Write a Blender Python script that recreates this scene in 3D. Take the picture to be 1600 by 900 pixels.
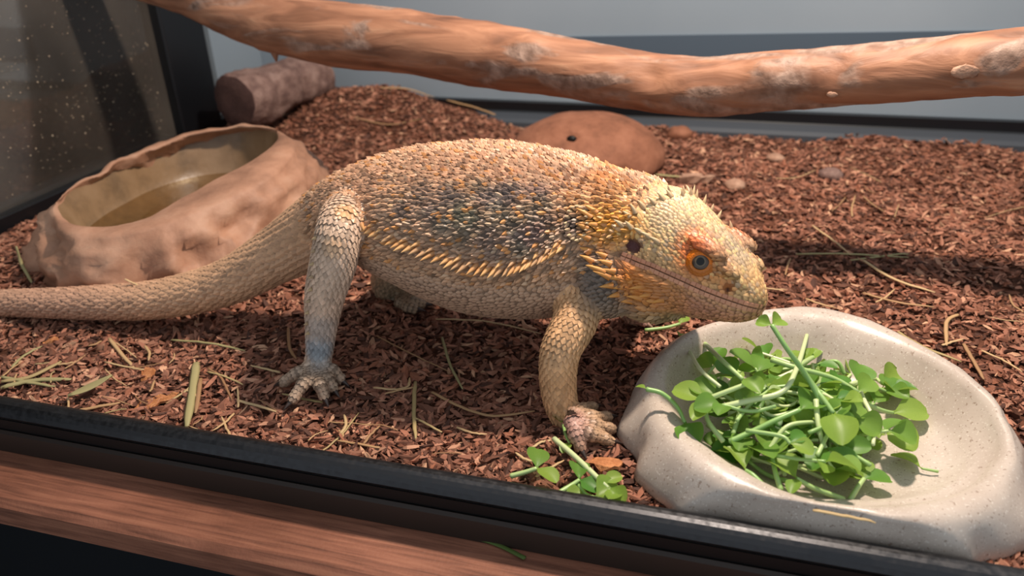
import bpy, bmesh, math, random
import numpy as np
from math import sin, cos, radians, pi, sqrt, atan2
from mathutils import Vector, Matrix, noise
from mathutils.bvhtree import BVHTree

for o in list(bpy.data.objects): bpy.data.objects.remove(o)
scene = bpy.context.scene
COL = scene.collection
rng = np.random.default_rng(7)
random.seed(7)

# ------------------------------------------------------------------ camera
FPX, PITCH, YAW, ROLL, CAMH = 1250., radians(27), radians(17), radians(-2), .25
fw = np.array([-sin(YAW)*cos(PITCH), cos(YAW)*cos(PITCH), -sin(PITCH)])
rt0 = np.array([cos(YAW), sin(YAW), 0]); up0 = np.cross(rt0, fw)
rt = rt0*cos(ROLL) + up0*sin(ROLL); up = np.cross(rt, fw)
CAM = np.array([0, 0, CAMH])
def ray(x, y): return fw*FPX + rt*(x-800) + up*(450-y)
def G(x, y, z=0.):                       # pixel -> point on a horizontal plane
    d = ray(x, y); return CAM + d*((z-CAMH)/d[2])
def M(x, y, Y):                          # pixel -> point on a plane parallel to the back wall
    d = ray(x, y); return CAM + d*(Y/d[1])
cd = bpy.data.cameras.new('camera'); cam = bpy.data.objects.new('camera', cd); COL.objects.link(cam)
cam.matrix_world = Matrix(((rt[0], up[0], -fw[0], CAM[0]), (rt[1], up[1], -fw[1], CAM[1]), (rt[2], up[2], -fw[2], CAM[2]), (0, 0, 0, 1)))
cd.sensor_width = 36; cd.lens = FPX*36/1600; cd.clip_start = .01; cd.clip_end = 20
cd.dof.use_dof = True; cd.dof.focus_distance = .415; cd.dof.aperture_fstop = 9
scene.camera = cam

# ------------------------------------------------------------------ light
world = bpy.data.worlds.new('world'); scene.world = world; world.use_nodes = True
wb = world.node_tree.nodes['Background']; wb.inputs[0].default_value = (.84, .92, 1, 1); wb.inputs[1].default_value = .6
ld = bpy.data.lights.new('basking_lamp', 'SPOT'); ld.energy = 19; ld.color = (1, .84, .70); ld.shadow_soft_size = .02
ld.spot_size = radians(160); ld.spot_blend = .4
lo = bpy.data.objects.new('basking_lamp', ld); COL.objects.link(lo); lo.location = (.03, .50, .56)
scene.view_settings.view_transform = 'Standard'; scene.view_settings.look = 'None'
scene.view_settings.gamma = 1; scene.view_settings.use_curve_mapping = False
scene.view_settings.exposure = .12

# ------------------------------------------------------------------ helpers
def s2l(c):
    c = np.asarray(c, float)/255.
    return np.where(c <= .04045, c/12.92, ((c+.055)/1.055)**2.4)
def tag(o, label=None, cat=None, group=None, kind=None):
    if label: o['label'] = label
    if cat: o['category'] = cat
    if group: o['group'] = group
    if kind: o['kind'] = kind
    return o
def mesh(name, V, F, colors=None, smooth=True):
    me = bpy.data.meshes.new(name)
    V = np.asarray(V, float)
    me.from_pydata(V.tolist(), [], [list(map(int, f)) for f in F])
    if colors is not None: setcol(me, colors)
    me.polygons.foreach_set('use_smooth', [smooth]*len(me.polygons)); me.update()
    return me
def setcol(me, colors):
    a = me.color_attributes.new('Col', 'FLOAT_COLOR', 'POINT')
    c = np.ones((len(me.vertices), 4), np.float32); c[:, :3] = np.clip(colors, 0, 1)
    a.data.foreach_set('color', c.ravel())
def fastmesh(name, V, loops, n, colors=None, smooth=True):
    """V (N,3), loops flat index array of n-gons with equal n"""
    me = bpy.data.meshes.new(name); loops = np.asarray(loops, np.int32).ravel(); k = len(loops)//n
    me.vertices.add(len(V)); me.vertices.foreach_set('co', np.asarray(V, np.float32).ravel())
    me.loops.add(len(loops)); me.loops.foreach_set('vertex_index', loops)
    me.polygons.add(k); me.polygons.foreach_set('loop_start', np.arange(0, k*n, n, dtype=np.int32))
    me.polygons.foreach_set('use_smooth', np.full(k, smooth))
    me.update(calc_edges=True); me.validate()
    if colors is not None: setcol(me, colors)
    return me
def obj(name, me, mat=None, parent=None):
    o = bpy.data.objects.new(name, me); COL.objects.link(o)
    if mat is not None and not me.materials: me.materials.append(mat)
    if parent is not None: o.parent = parent
    return o
def empty(name, loc=(0, 0, 0)):
    o = bpy.data.objects.new(name, None); o.empty_display_size = .01; COL.objects.link(o); o.location = loc; return o
def place(me, loc):                      # shift mesh so that its object sits at loc
    me.transform(Matrix.Translation(-Vector(loc)))
def box(x0, x1, y0, y1, z0, z1, bev=0.):
    bm = bmesh.new(); bmesh.ops.create_cube(bm, size=1)
    for v in bm.verts: v.co = Vector(((x0+x1)/2+v.co.x*(x1-x0), (y0+y1)/2+v.co.y*(y1-y0), (z0+z1)/2+v.co.z*(z1-z0)))
    if bev: bmesh.ops.bevel(bm, geom=bm.edges[:], offset=bev, segments=2, affect='EDGES', profile=.5)
    me = bpy.data.meshes.new('box'); bm.to_mesh(me); bm.free(); return me
def prism(profile, x0, x1, axis='x'):
    """extrude a closed (y,z) profile along x"""
    n = len(profile); V = [(x0, p[0], p[1]) for p in profile]+[(x1, p[0], p[1]) for p in profile]
    F = [(i, (i+1) % n, n+(i+1) % n, n+i) for i in range(n)]+[tuple(range(n))[::-1], tuple(range(n, 2*n))]
    return mesh('prism', V, F, smooth=False)
def catmull(P, n):
    P = np.asarray(P, float); k = len(P); Q = np.vstack([2*P[0]-P[1], P, 2*P[-1]-P[-2]]); out = []
    for t in np.linspace(0, k-1, n):
        i = min(int(t), k-2); u = t-i; a, b, c, d = Q[i:i+4]
        out.append(.5*((2*b)+(-a+c)*u+(2*a-5*b+4*c-d)*u*u+(-a+3*b-3*c+d)*u**3))
    return np.array(out)
def nrm(v): return v/np.maximum(np.linalg.norm(v, axis=-1, keepdims=True), 1e-9)
def frames(P, ref=(0, 0, 1)):
    T = nrm(np.gradient(P, axis=0)); ref = np.asarray(ref, float)
    S = np.cross(ref, T); bad = np.linalg.norm(S, axis=1) < .15
    S[bad] = np.cross(np.array([0, 1., .3]), T[bad]); S = nrm(S)
    for i in range(1, len(S)):
        if S[i]@S[i-1] < 0: S[i] = -S[i]
    return T, S, nrm(np.cross(T, S))
def tube(P, R, seg=16, ref=(0, 0, 1), caps=True, shape=None):
    """P (n,3); R (n,) or (n,2) side/up radii. Returns V, F, plus grid info"""
    P = np.asarray(P, float); R = np.asarray(R, float)
    if R.ndim == 1: R = np.stack([R, R], 1)
    T, S, U = frames(P, ref); n = len(P)
    th = np.arange(seg)/seg*2*pi
    if shape is None: c, s = np.cos(th)[None].repeat(n, 0), np.sin(th)[None].repeat(n, 0)
    else: c, s = shape(th, n)
    V = P[:, None]+S[:, None]*(R[:, 0, None]*c)[..., None]+U[:, None]*(R[:, 1, None]*s)[..., None]
    V = V.reshape(-1, 3); F = []
    for i in range(n-1):
        for j in range(seg):
            k = (j+1) % seg; F.append((i*seg+j, i*seg+k, (i+1)*seg+k, (i+1)*seg+j))
    if caps:
        a = len(V); V = np.vstack([V, P[0]-T[0]*R[0].mean()*.4, P[-1]+T[-1]*R[-1].mean()*.4])
        for j in range(seg):
            k = (j+1) % seg; F.append((a, k, j)); F.append((a+1, (n-1)*seg+j, (n-1)*seg+k))
    return V, F
def join(parts):
    VV, FF, o = [], [], 0
    for V, F in parts:
        VV.append(np.asarray(V)); FF += [tuple(i+o for i in f) for f in F]; o += len(V)
    return np.vstack(VV), FF
def fbm(p, sc=1., oct=4, seed=0.):
    v = 0; a = 1.; q = Vector((p[0]*sc+seed, p[1]*sc+seed*1.7, p[2]*sc-seed))
    for _ in range(oct):
        v += a*noise.noise(q); q = q*2.03; a *= .5
    return v
def sphere(c, r, seg=24, rings=14):
    V = []; F = []
    for i in range(rings+1):
        a = pi*i/rings
        for j in range(seg):
            b = 2*pi*j/seg; V.append((c[0]+r[0]*sin(a)*cos(b), c[1]+r[1]*sin(a)*sin(b), c[2]+r[2]*cos(a)))
    for i in range(rings):
        for j in range(seg):
            k = (j+1) % seg; F.append((i*seg+j, (i+1)*seg+j, (i+1)*seg+k, i*seg+k))
    return np.array(V), F

# ------------------------------------------------------------------ materials
def mat(name, color=(.5, .5, .5), rough=.6, spec=.5, metal=0., build=None, **kw):
    m = bpy.data.materials.new(name); m.use_nodes = True; nt = m.node_tree; b = nt.nodes['Principled BSDF']
    b.inputs['Base Color'].default_value = (*color, 1); b.inputs['Roughness'].default_value = rough
    b.inputs['Specular IOR Level'].default_value = spec; b.inputs['Metallic'].default_value = metal
    for k, v in kw.items(): b.inputs[k.replace('_', ' ')].default_value = v
    if build: build(nt, b)
    return m
def N(nt, t, **kw):
    n = nt.nodes.new(t)
    for k, v in kw.items():
        if k.startswith('i_'): n.inputs[k[2:].replace('_', ' ')].default_value = v
        else: setattr(n, k, v)
    return n
def ramp(nt, fac, stops):
    r = N(nt, 'ShaderNodeValToRGB'); e = r.color_ramp.elements
    while len(e) < len(stops): e.new(.5)
    for x, (p, c) in zip(e, stops): x.position = p; x.color = (*c, 1)
    nt.links.new(fac, r.inputs[0]); return r.outputs[0]
def coords(nt, scale=(1, 1, 1)):
    tc = N(nt, 'ShaderNodeTexCoord'); mp = N(nt, 'ShaderNodeMapping'); mp.inputs['Scale'].default_value = scale
    nt.links.new(tc.outputs['Object'], mp.inputs[0]); return mp.outputs[0]
def tex(nt, kind, vec, scale, **kw):
    t = N(nt, kind); t.inputs['Scale'].default_value = scale
    for k, v in kw.items(): t.inputs[k].default_value = v
    nt.links.new(vec, t.inputs['Vector']); return t
def bump(nt, b, h, strength, dist=.001):
    n = N(nt, 'ShaderNodeBump'); n.inputs['Strength'].default_value = strength; n.inputs['Distance'].default_value = dist
    nt.links.new(h, n.inputs['Height']); nt.links.new(n.outputs[0], b.inputs['Normal'])
def mixc(nt, fac, a, b, mode='MIX'):
    m = N(nt, 'ShaderNodeMix', data_type='RGBA', blend_type=mode)
    for s, v in ((0, fac), (6, a), (7, b)):
        if hasattr(v, 'links'): nt.links.new(v, m.inputs[s])
        else: m.inputs[s].default_value = v if s == 0 else (*v, 1)
    return m.outputs[2]
def attr(nt):
    return N(nt, 'ShaderNodeAttribute', attribute_name='Col').outputs['Color']

def b_vcol(nt, b): nt.links.new(attr(nt), b.inputs['Base Color'])
m_chip = mat('bark_chip', rough=.75, spec=.25, build=b_vcol)
def b_skin(nt, b):
    nt.links.new(attr(nt), b.inputs['Base Color'])
    v = tex(nt, 'ShaderNodeTexVoronoi', coords(nt), 900); bump(nt, b, v.outputs['Distance'], .5, .0006)
m_skin = mat('lizard_skin', rough=.6, spec=.35, build=b_skin)
m_scale = mat('lizard_scale', rough=.46, spec=.45, build=b_vcol)
def b_soil(nt, b):
    c = coords(nt); n = tex(nt, 'ShaderNodeTexNoise', c, 160, Detail=6)
    nt.links.new(ramp(nt, n.outputs[0], [(.3, s2l((52, 32, 24))), (.7, s2l((112, 70, 52)))]), b.inputs['Base Color'])
    bump(nt, b, n.outputs[0], .8, .004)
m_soil = mat('bark_dust', rough=.9, spec=.2, build=b_soil)
def b_wall(nt, b):
    c = coords(nt); n = tex(nt, 'ShaderNodeTexNoise', c, 3, Detail=5)
    nt.links.new(ramp(nt, n.outputs[0], [(.3, s2l((126, 140, 152))), (.7, s2l((142, 154, 165)))]), b.inputs['Base Color'])
m_wall = mat('pale_panel', rough=.55, spec=.3, build=b_wall)
m_band = mat('slate_band', s2l((74, 88, 102)), .5, .3)
m_ledge = mat('grey_ledge', s2l((70, 75, 82)), .5, .3)
m_black = mat('black_frame', s2l((16, 18, 22)), .35, .5)
def b_rail(nt, b):
    c = coords(nt); n = tex(nt, 'ShaderNodeTexNoise', c, 350, Detail=3)
    nt.links.new(ramp(nt, n.outputs[0], [(.35, (.28,)*3), (.7, (.5,)*3)]), b.inputs['Roughness'])
m_rail = mat('black_aluminium', s2l((62, 62, 64)), .35, .5, .9, build=b_rail)
m_groove = mat('rail_groove', s2l((10, 10, 11)), .5, .3)
m_railface = mat('rail_face', s2l((46, 36, 31)), .45, .3)
def b_wood(nt, b):
    c = coords(nt, (3, 55, 55)); n = tex(nt, 'ShaderNodeTexNoise', c, 8, Detail=10, Distortion=.5)
    c2 = coords(nt); n2 = tex(nt, 'ShaderNodeTexNoise', c2, 14, Detail=3)
    a = ramp(nt, n.outputs[0], [(.25, s2l((98, 62, 48))), (.5, s2l((142, 92, 72))), (.75, s2l((165, 112, 88)))])
    k = ramp(nt, n2.outputs[0], [(.35, s2l((205, 200, 195))), (.65, (1, 1, 1))])
    nt.links.new(mixc(nt, 1., a, k, 'MULTIPLY'), b.inputs['Base Color'])
    sp = tex(nt, 'ShaderNodeTexNoise', coords(nt), 500, Detail=2); bump(nt, b, sp.outputs[0], .4, .0006)
m_wood = mat('red_wood', rough=.62, spec=.3, build=b_wood)
def b_branch(nt, b):
    c = coords(nt, (4, 22, 22)); n = tex(nt, 'ShaderNodeTexNoise', c, 3.5, Detail=7, Distortion=.8)
    g = tex(nt, 'ShaderNodeTexNoise', coords(nt, (7, 26, 26)), 1.5, Detail=4, Distortion=1.)
    w = ramp(nt, n.outputs[0], [(.25, s2l((100, 68, 52))), (.45, s2l((142, 98, 74))), (.62, s2l((170, 122, 94))), (.8, s2l((188, 146, 116)))])
    m = ramp(nt, g.outputs[0], [(.52, (0, 0, 0)), (.6, (1, 1, 1))])
    bk = tex(nt, 'ShaderNodeTexNoise', coords(nt), 130, Detail=5)
    bark = ramp(nt, bk.outputs[0], [(.3, s2l((112, 86, 72))), (.7, s2l((172, 144, 128)))])
    nt.links.new(mixc(nt, m, w, bark), b.inputs['Base Color'])
    bump(nt, b, mixc(nt, m, n.outputs[0], bk.outputs[0]), .55, .003)
m_branch = mat('peeled_branch', rough=.55, spec=.35, build=b_branch)
def b_stone(c0, c1, c2, sc, bs=.5, speck=None):
    def f(nt, b):
        c = coords(nt); n = tex(nt, 'ShaderNodeTexNoise', c, sc, Detail=8, Roughness=.62)
        col = ramp(nt, n.outputs[0], [(.3, s2l(c0)), (.5, s2l(c1)), (.72, s2l(c2))])
        if speck:
            sp = tex(nt, 'ShaderNodeTexNoise', c, 650, Detail=2)
            col = mixc(nt, ramp(nt, sp.outputs[0], [(.63, (0, 0, 0)), (.7, (.75,)*3)]), col, s2l(speck))
            sp2 = tex(nt, 'ShaderNodeTexNoise', coords(nt, (1, 1.01, .99)), 900, Detail=1)
            col = mixc(nt, ramp(nt, sp2.outputs[0], [(.64, (0, 0, 0)), (.7, (.5,)*3)]), col, s2l((225, 218, 208)))
        nt.links.new(col, b.inputs['Base Color'])
        f2 = tex(nt, 'ShaderNodeTexNoise', c, sc*6, Detail=6)
        bump(nt, b, f2.outputs[0], bs, .0015)
    return f
m_bowl = mat('sandstone_glaze', rough=.33, spec=.5, build=b_stone((172, 158, 146), (186, 172, 160), (198, 186, 174), 26, .10, (136, 114, 98)))
m_wbowl = mat('resin_rock', rough=.6, spec=.35, build=b_stone((134, 98, 78), (166, 124, 100), (184, 146, 122), 24, .5))
m_wbasin = mat('silty_basin', rough=.35, spec=.5, build=b_stone((92, 74, 54), (132, 106, 78), (148, 122, 94), 22, .25))
m_dome = mat('terracotta', rough=.75, spec=.25, build=b_stone((108, 70, 52), (140, 92, 70), (158, 108, 84), 40, .5))
m_log = mat('rough_log', rough=.8, spec=.2, build=b_stone((92, 70, 66), (128, 102, 94), (158, 132, 122), 70, .9))
m_logend = mat('log_end', rough=.8, spec=.2, build=b_stone((66, 48, 46), (84, 62, 58), (98, 74, 68), 60, .5))
m_pebble = mat('pebble', rough=.7, spec=.3, build=b_stone((140, 108, 90), (168, 130, 108), (192, 158, 136), 120, .4))
m_cork = mat('wood_chip', rough=.7, spec=.25, build=b_stone((150, 92, 56), (188, 124, 80), (208, 150, 104), 130, .6))
def b_leaf(nt, b):
    oi = N(nt, 'ShaderNodeObjectInfo')
    n = tex(nt, 'ShaderNodeTexNoise', coords(nt), 160, Detail=4)
    a = ramp(nt, n.outputs[0], [(.3, s2l((104, 146, 66))), (.7, s2l((166, 192, 108)))])
    k = ramp(nt, oi.outputs['Random'], [(0, s2l((150, 200, 160))), (.4, s2l((215, 228, 190))), (.8, s2l((255, 250, 200))), (1, s2l((255, 252, 225)))])
    nt.links.new(mixc(nt, 1., a, k, 'MULTIPLY'), b.inputs['Base Color'])
    tr = N(nt, 'ShaderNodeBsdfTranslucent'); tr.inputs[0].default_value = (*s2l((165, 198, 84)), 1)
    ms = N(nt, 'ShaderNodeMixShader'); ms.inputs[0].default_value = .35
    nt.links.new(b.outputs[0], ms.inputs[1]); nt.links.new(tr.outputs[0], ms.inputs[2])
    nt.links.new(ms.outputs[0], nt.nodes['Material Output'].inputs[0])
m_leaf = mat('green_leaf', rough=.42, spec=.35, build=b_leaf)
def b_stem(nt, b):
    oi = N(nt, 'ShaderNodeObjectInfo')
    nt.links.new(ramp(nt, oi.outputs['Random'], [(0, s2l((138, 178, 102))), (.6, s2l((172, 198, 128))), (1, s2l((208, 216, 168)))]), b.inputs['Base Color'])
m_stem = mat('pale_stem', rough=.35, spec=.5, build=b_stem, Subsurface_Weight=0.)
def b_straw(nt, b):
    oi = N(nt, 'ShaderNodeObjectInfo')
    nt.links.new(ramp(nt, oi.outputs['Random'], [(0, s2l((142, 104, 74))), (.4, s2l((186, 150, 108))), (.75, s2l((196, 166, 124))), (1, s2l((160, 142, 96)))]), b.inputs['Base Color'])
m_straw = mat('straw', rough=.55, spec=.3, build=b_straw)
m_greenstraw = mat('green_straw', s2l((160, 150, 106)), .55, .3)
m_darkgrass = mat('dark_grass', s2l((78, 96, 44)), .6, .3)
m_claw = mat('claw', s2l((62, 50, 46)), .35, .5)
m_clawp = mat('claw_pale', s2l((150, 120, 104)), .35, .5)
def b_eye(nt, b): nt.links.new(attr(nt), b.inputs['Base Color'])
m_eye = mat('eye', rough=.1, spec=.4, build=b_eye)
m_lid = mat('eyelid', rough=.5, spec=.35, build=b_skin)
m_fabric = mat('grey_fabric', rough=.85, spec=.2, build=b_stone((176, 160, 144), (192, 176, 160), (204, 188, 172), 6, .2))
m_dark = mat('dark_room', s2l((34, 36, 40)), .7, .3)
m_shelf = mat('dark_shelf', s2l((54, 44, 38)), .6, .3)
m_blue = mat('dark_blue_box', s2l((38, 48, 62)), .6, .3)
m_dust = mat('dust', s2l((200, 180, 155)), .9, .1)
def b_glass(nt, b):
    t = N(nt, 'ShaderNodeBsdfTransparent'); t.inputs[0].default_value = (.93, .95, .95, 1)
    d = N(nt, 'ShaderNodeBsdfDiffuse'); d.inputs[0].default_value = (*s2l((150, 140, 130)), 1)
    g = N(nt, 'ShaderNodeBsdfGlossy'); g.inputs['Roughness'].default_value = .03
    lw = N(nt, 'ShaderNodeFresnel'); lw.inputs[0].default_value = 1.45
    n = tex(nt, 'ShaderNodeTexNoise', coords(nt), 9, Detail=4)
    k = ramp(nt, n.outputs[0], [(.3, (.10,)*3), (.7, (.24,)*3)])
    m1 = N(nt, 'ShaderNodeMixShader'); m2 = N(nt, 'ShaderNodeMixShader')
    nt.links.new(k, m1.inputs[0]); nt.links.new(t.outputs[0], m1.inputs[1]); nt.links.new(d.outputs[0], m1.inputs[2])
    nt.links.new(lw.outputs[0], m2.inputs[0]); nt.links.new(m1.outputs[0], m2.inputs[1]); nt.links.new(g.outputs[0], m2.inputs[2])
    nt.links.new(m2.outputs[0], nt.nodes['Material Output'].inputs[0])
m_glass = mat('dusty_glass', build=b_glass)
def b_water(nt, b):
    t = N(nt, 'ShaderNodeBsdfTransparent'); t.inputs[0].default_value = (.86, .80, .68, 1)
    g = N(nt, 'ShaderNodeBsdfGlossy'); g.inputs['Roughness'].default_value = .02
    lw = N(nt, 'ShaderNodeFresnel'); lw.inputs[0].default_value = 1.33
    m2 = N(nt, 'ShaderNodeMixShader'); nt.links.new(lw.outputs[0], m2.inputs[0])
    nt.links.new(t.outputs[0], m2.inputs[1]); nt.links.new(g.outputs[0], m2.inputs[2])
    n = tex(nt, 'ShaderNodeTexNoise', coords(nt), 60); bp = N(nt, 'ShaderNodeBump'); bp.inputs['Strength'].default_value = .12; bp.inputs['Distance'].default_value = .002
    nt.links.new(n.outputs[0], bp.inputs['Height']); nt.links.new(bp.outputs[0], g.inputs['Normal'])
    nt.links.new(m2.outputs[0], nt.nodes['Material Output'].inputs[0])
m_water = mat('water', build=b_water)

# ------------------------------------------------------------------ structure of the terrarium
XL, XR, YB, YF, ZT = -.60, .52, .90, .271, .50
ZP = -.022                                                    # top of the wooden board
def struct(name, me, m, parent=None):
    o = obj(name, me, m, parent)
    if parent is None: o['kind'] = 'structure'
    return o
w = struct('wall_back', box(XL-.01, XR+.01, YB, YB+.012, ZP, ZT), m_wall); tag(w, 'pale blue grey back panel of the terrarium', 'wall')
b0 = M(900, 58, YB-.004); b1 = M(1440, 50, YB-.004); bd = nrm(b1-b0); bn = np.array([-bd[2], 0, bd[0]])
A = b0-bd*.06; B_ = b1+bd*.16; hgt = .042
V = [A, B_, B_-bn*hgt, A-bn*hgt]; V = np.array(V); V2 = V+np.array([0, .005, 0])
struct('dark_band', mesh('dark_band', np.vstack([V, V2]), [(0, 1, 2, 3), (7, 6, 5, 4), (0, 4, 5, 1), (1, 5, 6, 2), (2, 6, 7, 3), (3, 7, 4, 0)], smooth=False), m_band, w)
o = struct('trim_1', prism([(YB, ZP), (YB, .020), (YB-.010, .020), (YB-.010, .010), (YB-.012, .008), (YB-.012, ZP)], XL, XR), m_black); tag(o, 'dark frame rail along the foot of the back panel', 'frame')
struct('ledge', prism([(YB-.0119, ZP), (YB-.0119, .0085), (YB-.028, .0055), (YB-.032, .002), (YB-.032, ZP)], XL, XR), m_ledge, o)
o = struct('wall_right', box(XR, XR+.006, YF, YB, ZP, ZT), m_wall); tag(o, 'pale right side panel of the terrarium', 'wall')
o = struct('window_1', box(XL-.006, XL, YF, YB, ZP, ZT), m_glass); tag(o, 'dusty clear glass side pane behind the brown water bowl', 'window')
# frame of the side pane
o = struct('trim_2', box(XL-.008, XL+.010, YF, YB-.0325, ZP, .012, .001), m_black); tag(o, 'black lower frame of the glass side pane', 'frame')
o = struct('trim_3', box(XL-.012, XL+.012, .722, .79, .011, ZT, .002), m_black); tag(o, 'black upright post of the glass side pane', 'frame')
o = struct('trim_4', box(XL-.004, XL+.006, .805, YB, .011, ZT, .001), m_wall); tag(o, 'pale corner strip between post and back panel', 'frame')
# front rail
prof_lip = [(YF, -.0215), (YF, .0055), (YF-.0008, .0068), (YF-.0022, .0077), (YF-.004, .0082), (YF-.006, .0082), (YF-.008, .0076), (YF-.0098, .0064), (YF-.0112, .0046), (YF-.012, .002), (YF-.010, -.001), (YF-.008, -.0215)]
r = struct('trim_5', prism(prof_lip, XL-.006, XR), m_rail); tag(r, 'black metal front rail with a shiny rounded top lip', 'rail')
struct('groove', prism([(YF-.0079, -.0215), (YF-.0079, -.001), (YF-.0105, -.0012), (YF-.0095, -.0095), (YF-.0095, -.0215)], XL-.006, XR), m_groove, r)
struct('lower_face', prism([(YF-.0096, -.0217), (YF-.0096, -.009), (YF-.0105, -.0085), (YF-.012, -.010), (YF-.0125, -.0217)], XL-.006, XR), m_railface, r)
# board and stand
pf = [G(0, 795, ZP)[1], G(600, 905, ZP)[1]]
YW = sum(pf)/2
o = obj('shelf_board', prism([(YB+.02, ZP), (YW+.004, ZP), (YW, ZP-.003), (YW+.001, ZP-.016), (YB+.02, ZP-.016)], XL-.06, XR+.2), m_wood)
tag(o, 'reddish brown wooden board that carries the black front rail', 'board')
o = obj('stand_cabinet', box(XL-.04, XR+.15, YW+.03, YB, -.75, ZP-.016, .002), m_black); tag(o, 'black cabinet under the wooden board', 'cabinet')
o = struct('floor', box(-3, 2, -1, 3, -.77, -.75), m_dark); tag(o, 'dark room floor below the stand', 'floor')
# ground of bark
def rsmooth(a, b, x): 
    t = np.clip((x-a)/(b-a), 0, 1); return t*t*(3-2*t)
HP = G(560, 185)
def ground_z(x, y):
    x = np.asarray(x, float); y = np.asarray(y, float)
    z = .0035*np.sin(x*23+1)*np.sin(y*19+.5)+.002*np.sin(x*61+y*37)
    z += .040*np.exp(-(((x+.44)/.12)**2+((y-.85)/.08)**2))
    z += .004*np.exp(-(((x-.05)/.2)**2+((y-.90)/.05)**2))
    z += .010*np.exp(-(((x+.52)/.06)**2+((y-.40)/.05)**2))
    z *= rsmooth(YF, YF+.05, y)*.9+.1
    return z-.003
nx, ny = 150, 90
gx = np.linspace(XL+.010, XR, nx); gy = np.linspace(YF, YB, ny); XX, YY = np.meshgrid(gx, gy); ZZ = ground_z(XX, YY)
V = np.stack([XX, YY, ZZ], -1).reshape(-1, 3)
idx = np.arange(nx*ny).reshape(ny, nx); Q = np.stack([idx[:-1, :-1], idx[:-1, 1:], idx[1:, 1:], idx[1:, :-1]], -1)
bed = struct('floor_bedding', fastmesh('floor_bedding', V, Q, 4), m_soil); tag(bed, 'brown bark bedding covering the terrarium floor', 'bedding')
bed.name = 'floor.001'

# ------------------------------------------------------------------ branch, rocks
def branch():
    pts = [(-60, -120, 70), (120, -75, 76), (290, -20, 84), (400, 28, 92), (520, 52, 98), (640, 66, 100), (760, 88, 100), (900, 110, 92), (1010, 128, 90), (1110, 136, 92), (1200, 128, 92), (1310, 121, 92), (1460, 108, 98), (1600, 96, 106), (1760, 84, 108)]
    Yof = lambda x: .64-.11*min(max(x, 0), 1700)/1700
    Yb = .60; P = []; R = []
    for x, y, d in pts:
        p = M(x, y, Yof(x)); P.append(p); R.append(d/2*((p-CAM)@fw)/FPX)
    P = np.array(P); R = np.array(R)
    P[0, 0] = XL+.006; P = np.vstack([P, [XR-.004, .50, P[-1, 2]+.03]]); R = np.append(R, R[-1])
    n = 150; Pc = catmull(P, n); Rc = np.interp(np.linspace(0, 1, n), np.linspace(0, 1, len(R)), R)
    V, F = tube(Pc, Rc, 40); c = 40*n; ax = np.vstack([np.repeat(Pc, 40, 0), Pc[:1], Pc[-1:]])
    for i in range(len(V)):
        q = V[i]; d = q-ax[i]; f = 1+.07*fbm((q[0]*.5, q[1], q[2]), 22, 4)+.03*fbm(q, 70, 3, 3)
        V[i] = ax[i]+d*f
    # knots: small bumps where side twigs were cut
    for kx, ky, amp, rad in ((1022, 113, -.004, .008), (1185, 84, .003, .008), (820, 55, .004, .007), (405, 68, .004, .008), (1300, 84, -.002, .008), (1302, 148, .002, .006)):
        k = M(kx, ky, Yof(kx)-.02); dd = np.linalg.norm(V-k, axis=1); j = np.argmin(dd); w_ = np.exp(-(np.linalg.norm(V-V[j], axis=1)/rad)**2)
        V += nrm(V-ax)*(amp*w_)[:, None]
    root = empty('branch', tuple(P[0])); me = mesh('wood', V, F); place(me, P[0]); obj('wood', me, m_branch, root)
    a = M(428, 76, Yof(428)-.012); b = M(432, 96, Yof(428)-.014)
    V, F = tube(catmull([a+np.array([0, 0, .006]), a, (a+b)/2, b], 8), np.linspace(.0065, .0008, 8), 10); me = mesh('twig_stub', V, F); place(me, P[0]); obj('twig_stub', me, m_branch, root)
    for fx, fy, sx in ((1507, 112, .0045), (1300, 148, .002)):                 # flakes of loose bark
        c0 = M(fx, fy, Yof(fx)-.0205-(.003 if fx > 1400 else 0)); s_, f_ = sphere((0, 0, 0), (sx*1.8, .0008, sx*.9), 12, 6)
        s_ = s_*(1+.25*rng.normal(size=(len(s_), 1))*.4); me = mesh('bark_flake', s_+c0, f_); place(me, P[0]); obj('bark_flake', me, m_pebble, root)
    tag(root, 'thick peeled orange brown branch spanning the terrarium above the lizard', 'branch')
branch()

def lump(name, c, r, m, amp, sc, label, cat, flat=None, seed=0., rot=0., group=None, sub=4):
    bm = bmesh.new(); bmesh.ops.create_icosphere(bm, subdivisions=sub, radius=1)
    R_ = Matrix.Rotation(rot, 3, 'Z')
    for v in bm.verts:
        d = v.co.copy(); k = 1+amp*fbm(d, sc, 4, seed)
        q = Vector((d.x*r[0]*k, d.y*r[1]*k, d.z*r[2]*k))
        if flat is not None and q.z < flat: q.z = flat+(q.z-flat)*.1
        v.co = R_ @ q
    for f in bm.faces: f.smooth = True
    me = bpy.data.meshes.new(name); bm.to_mesh(me); bm.free()
    o = obj(name, me, m); o.location = c; tag(o, label, cat, group); return o
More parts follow.
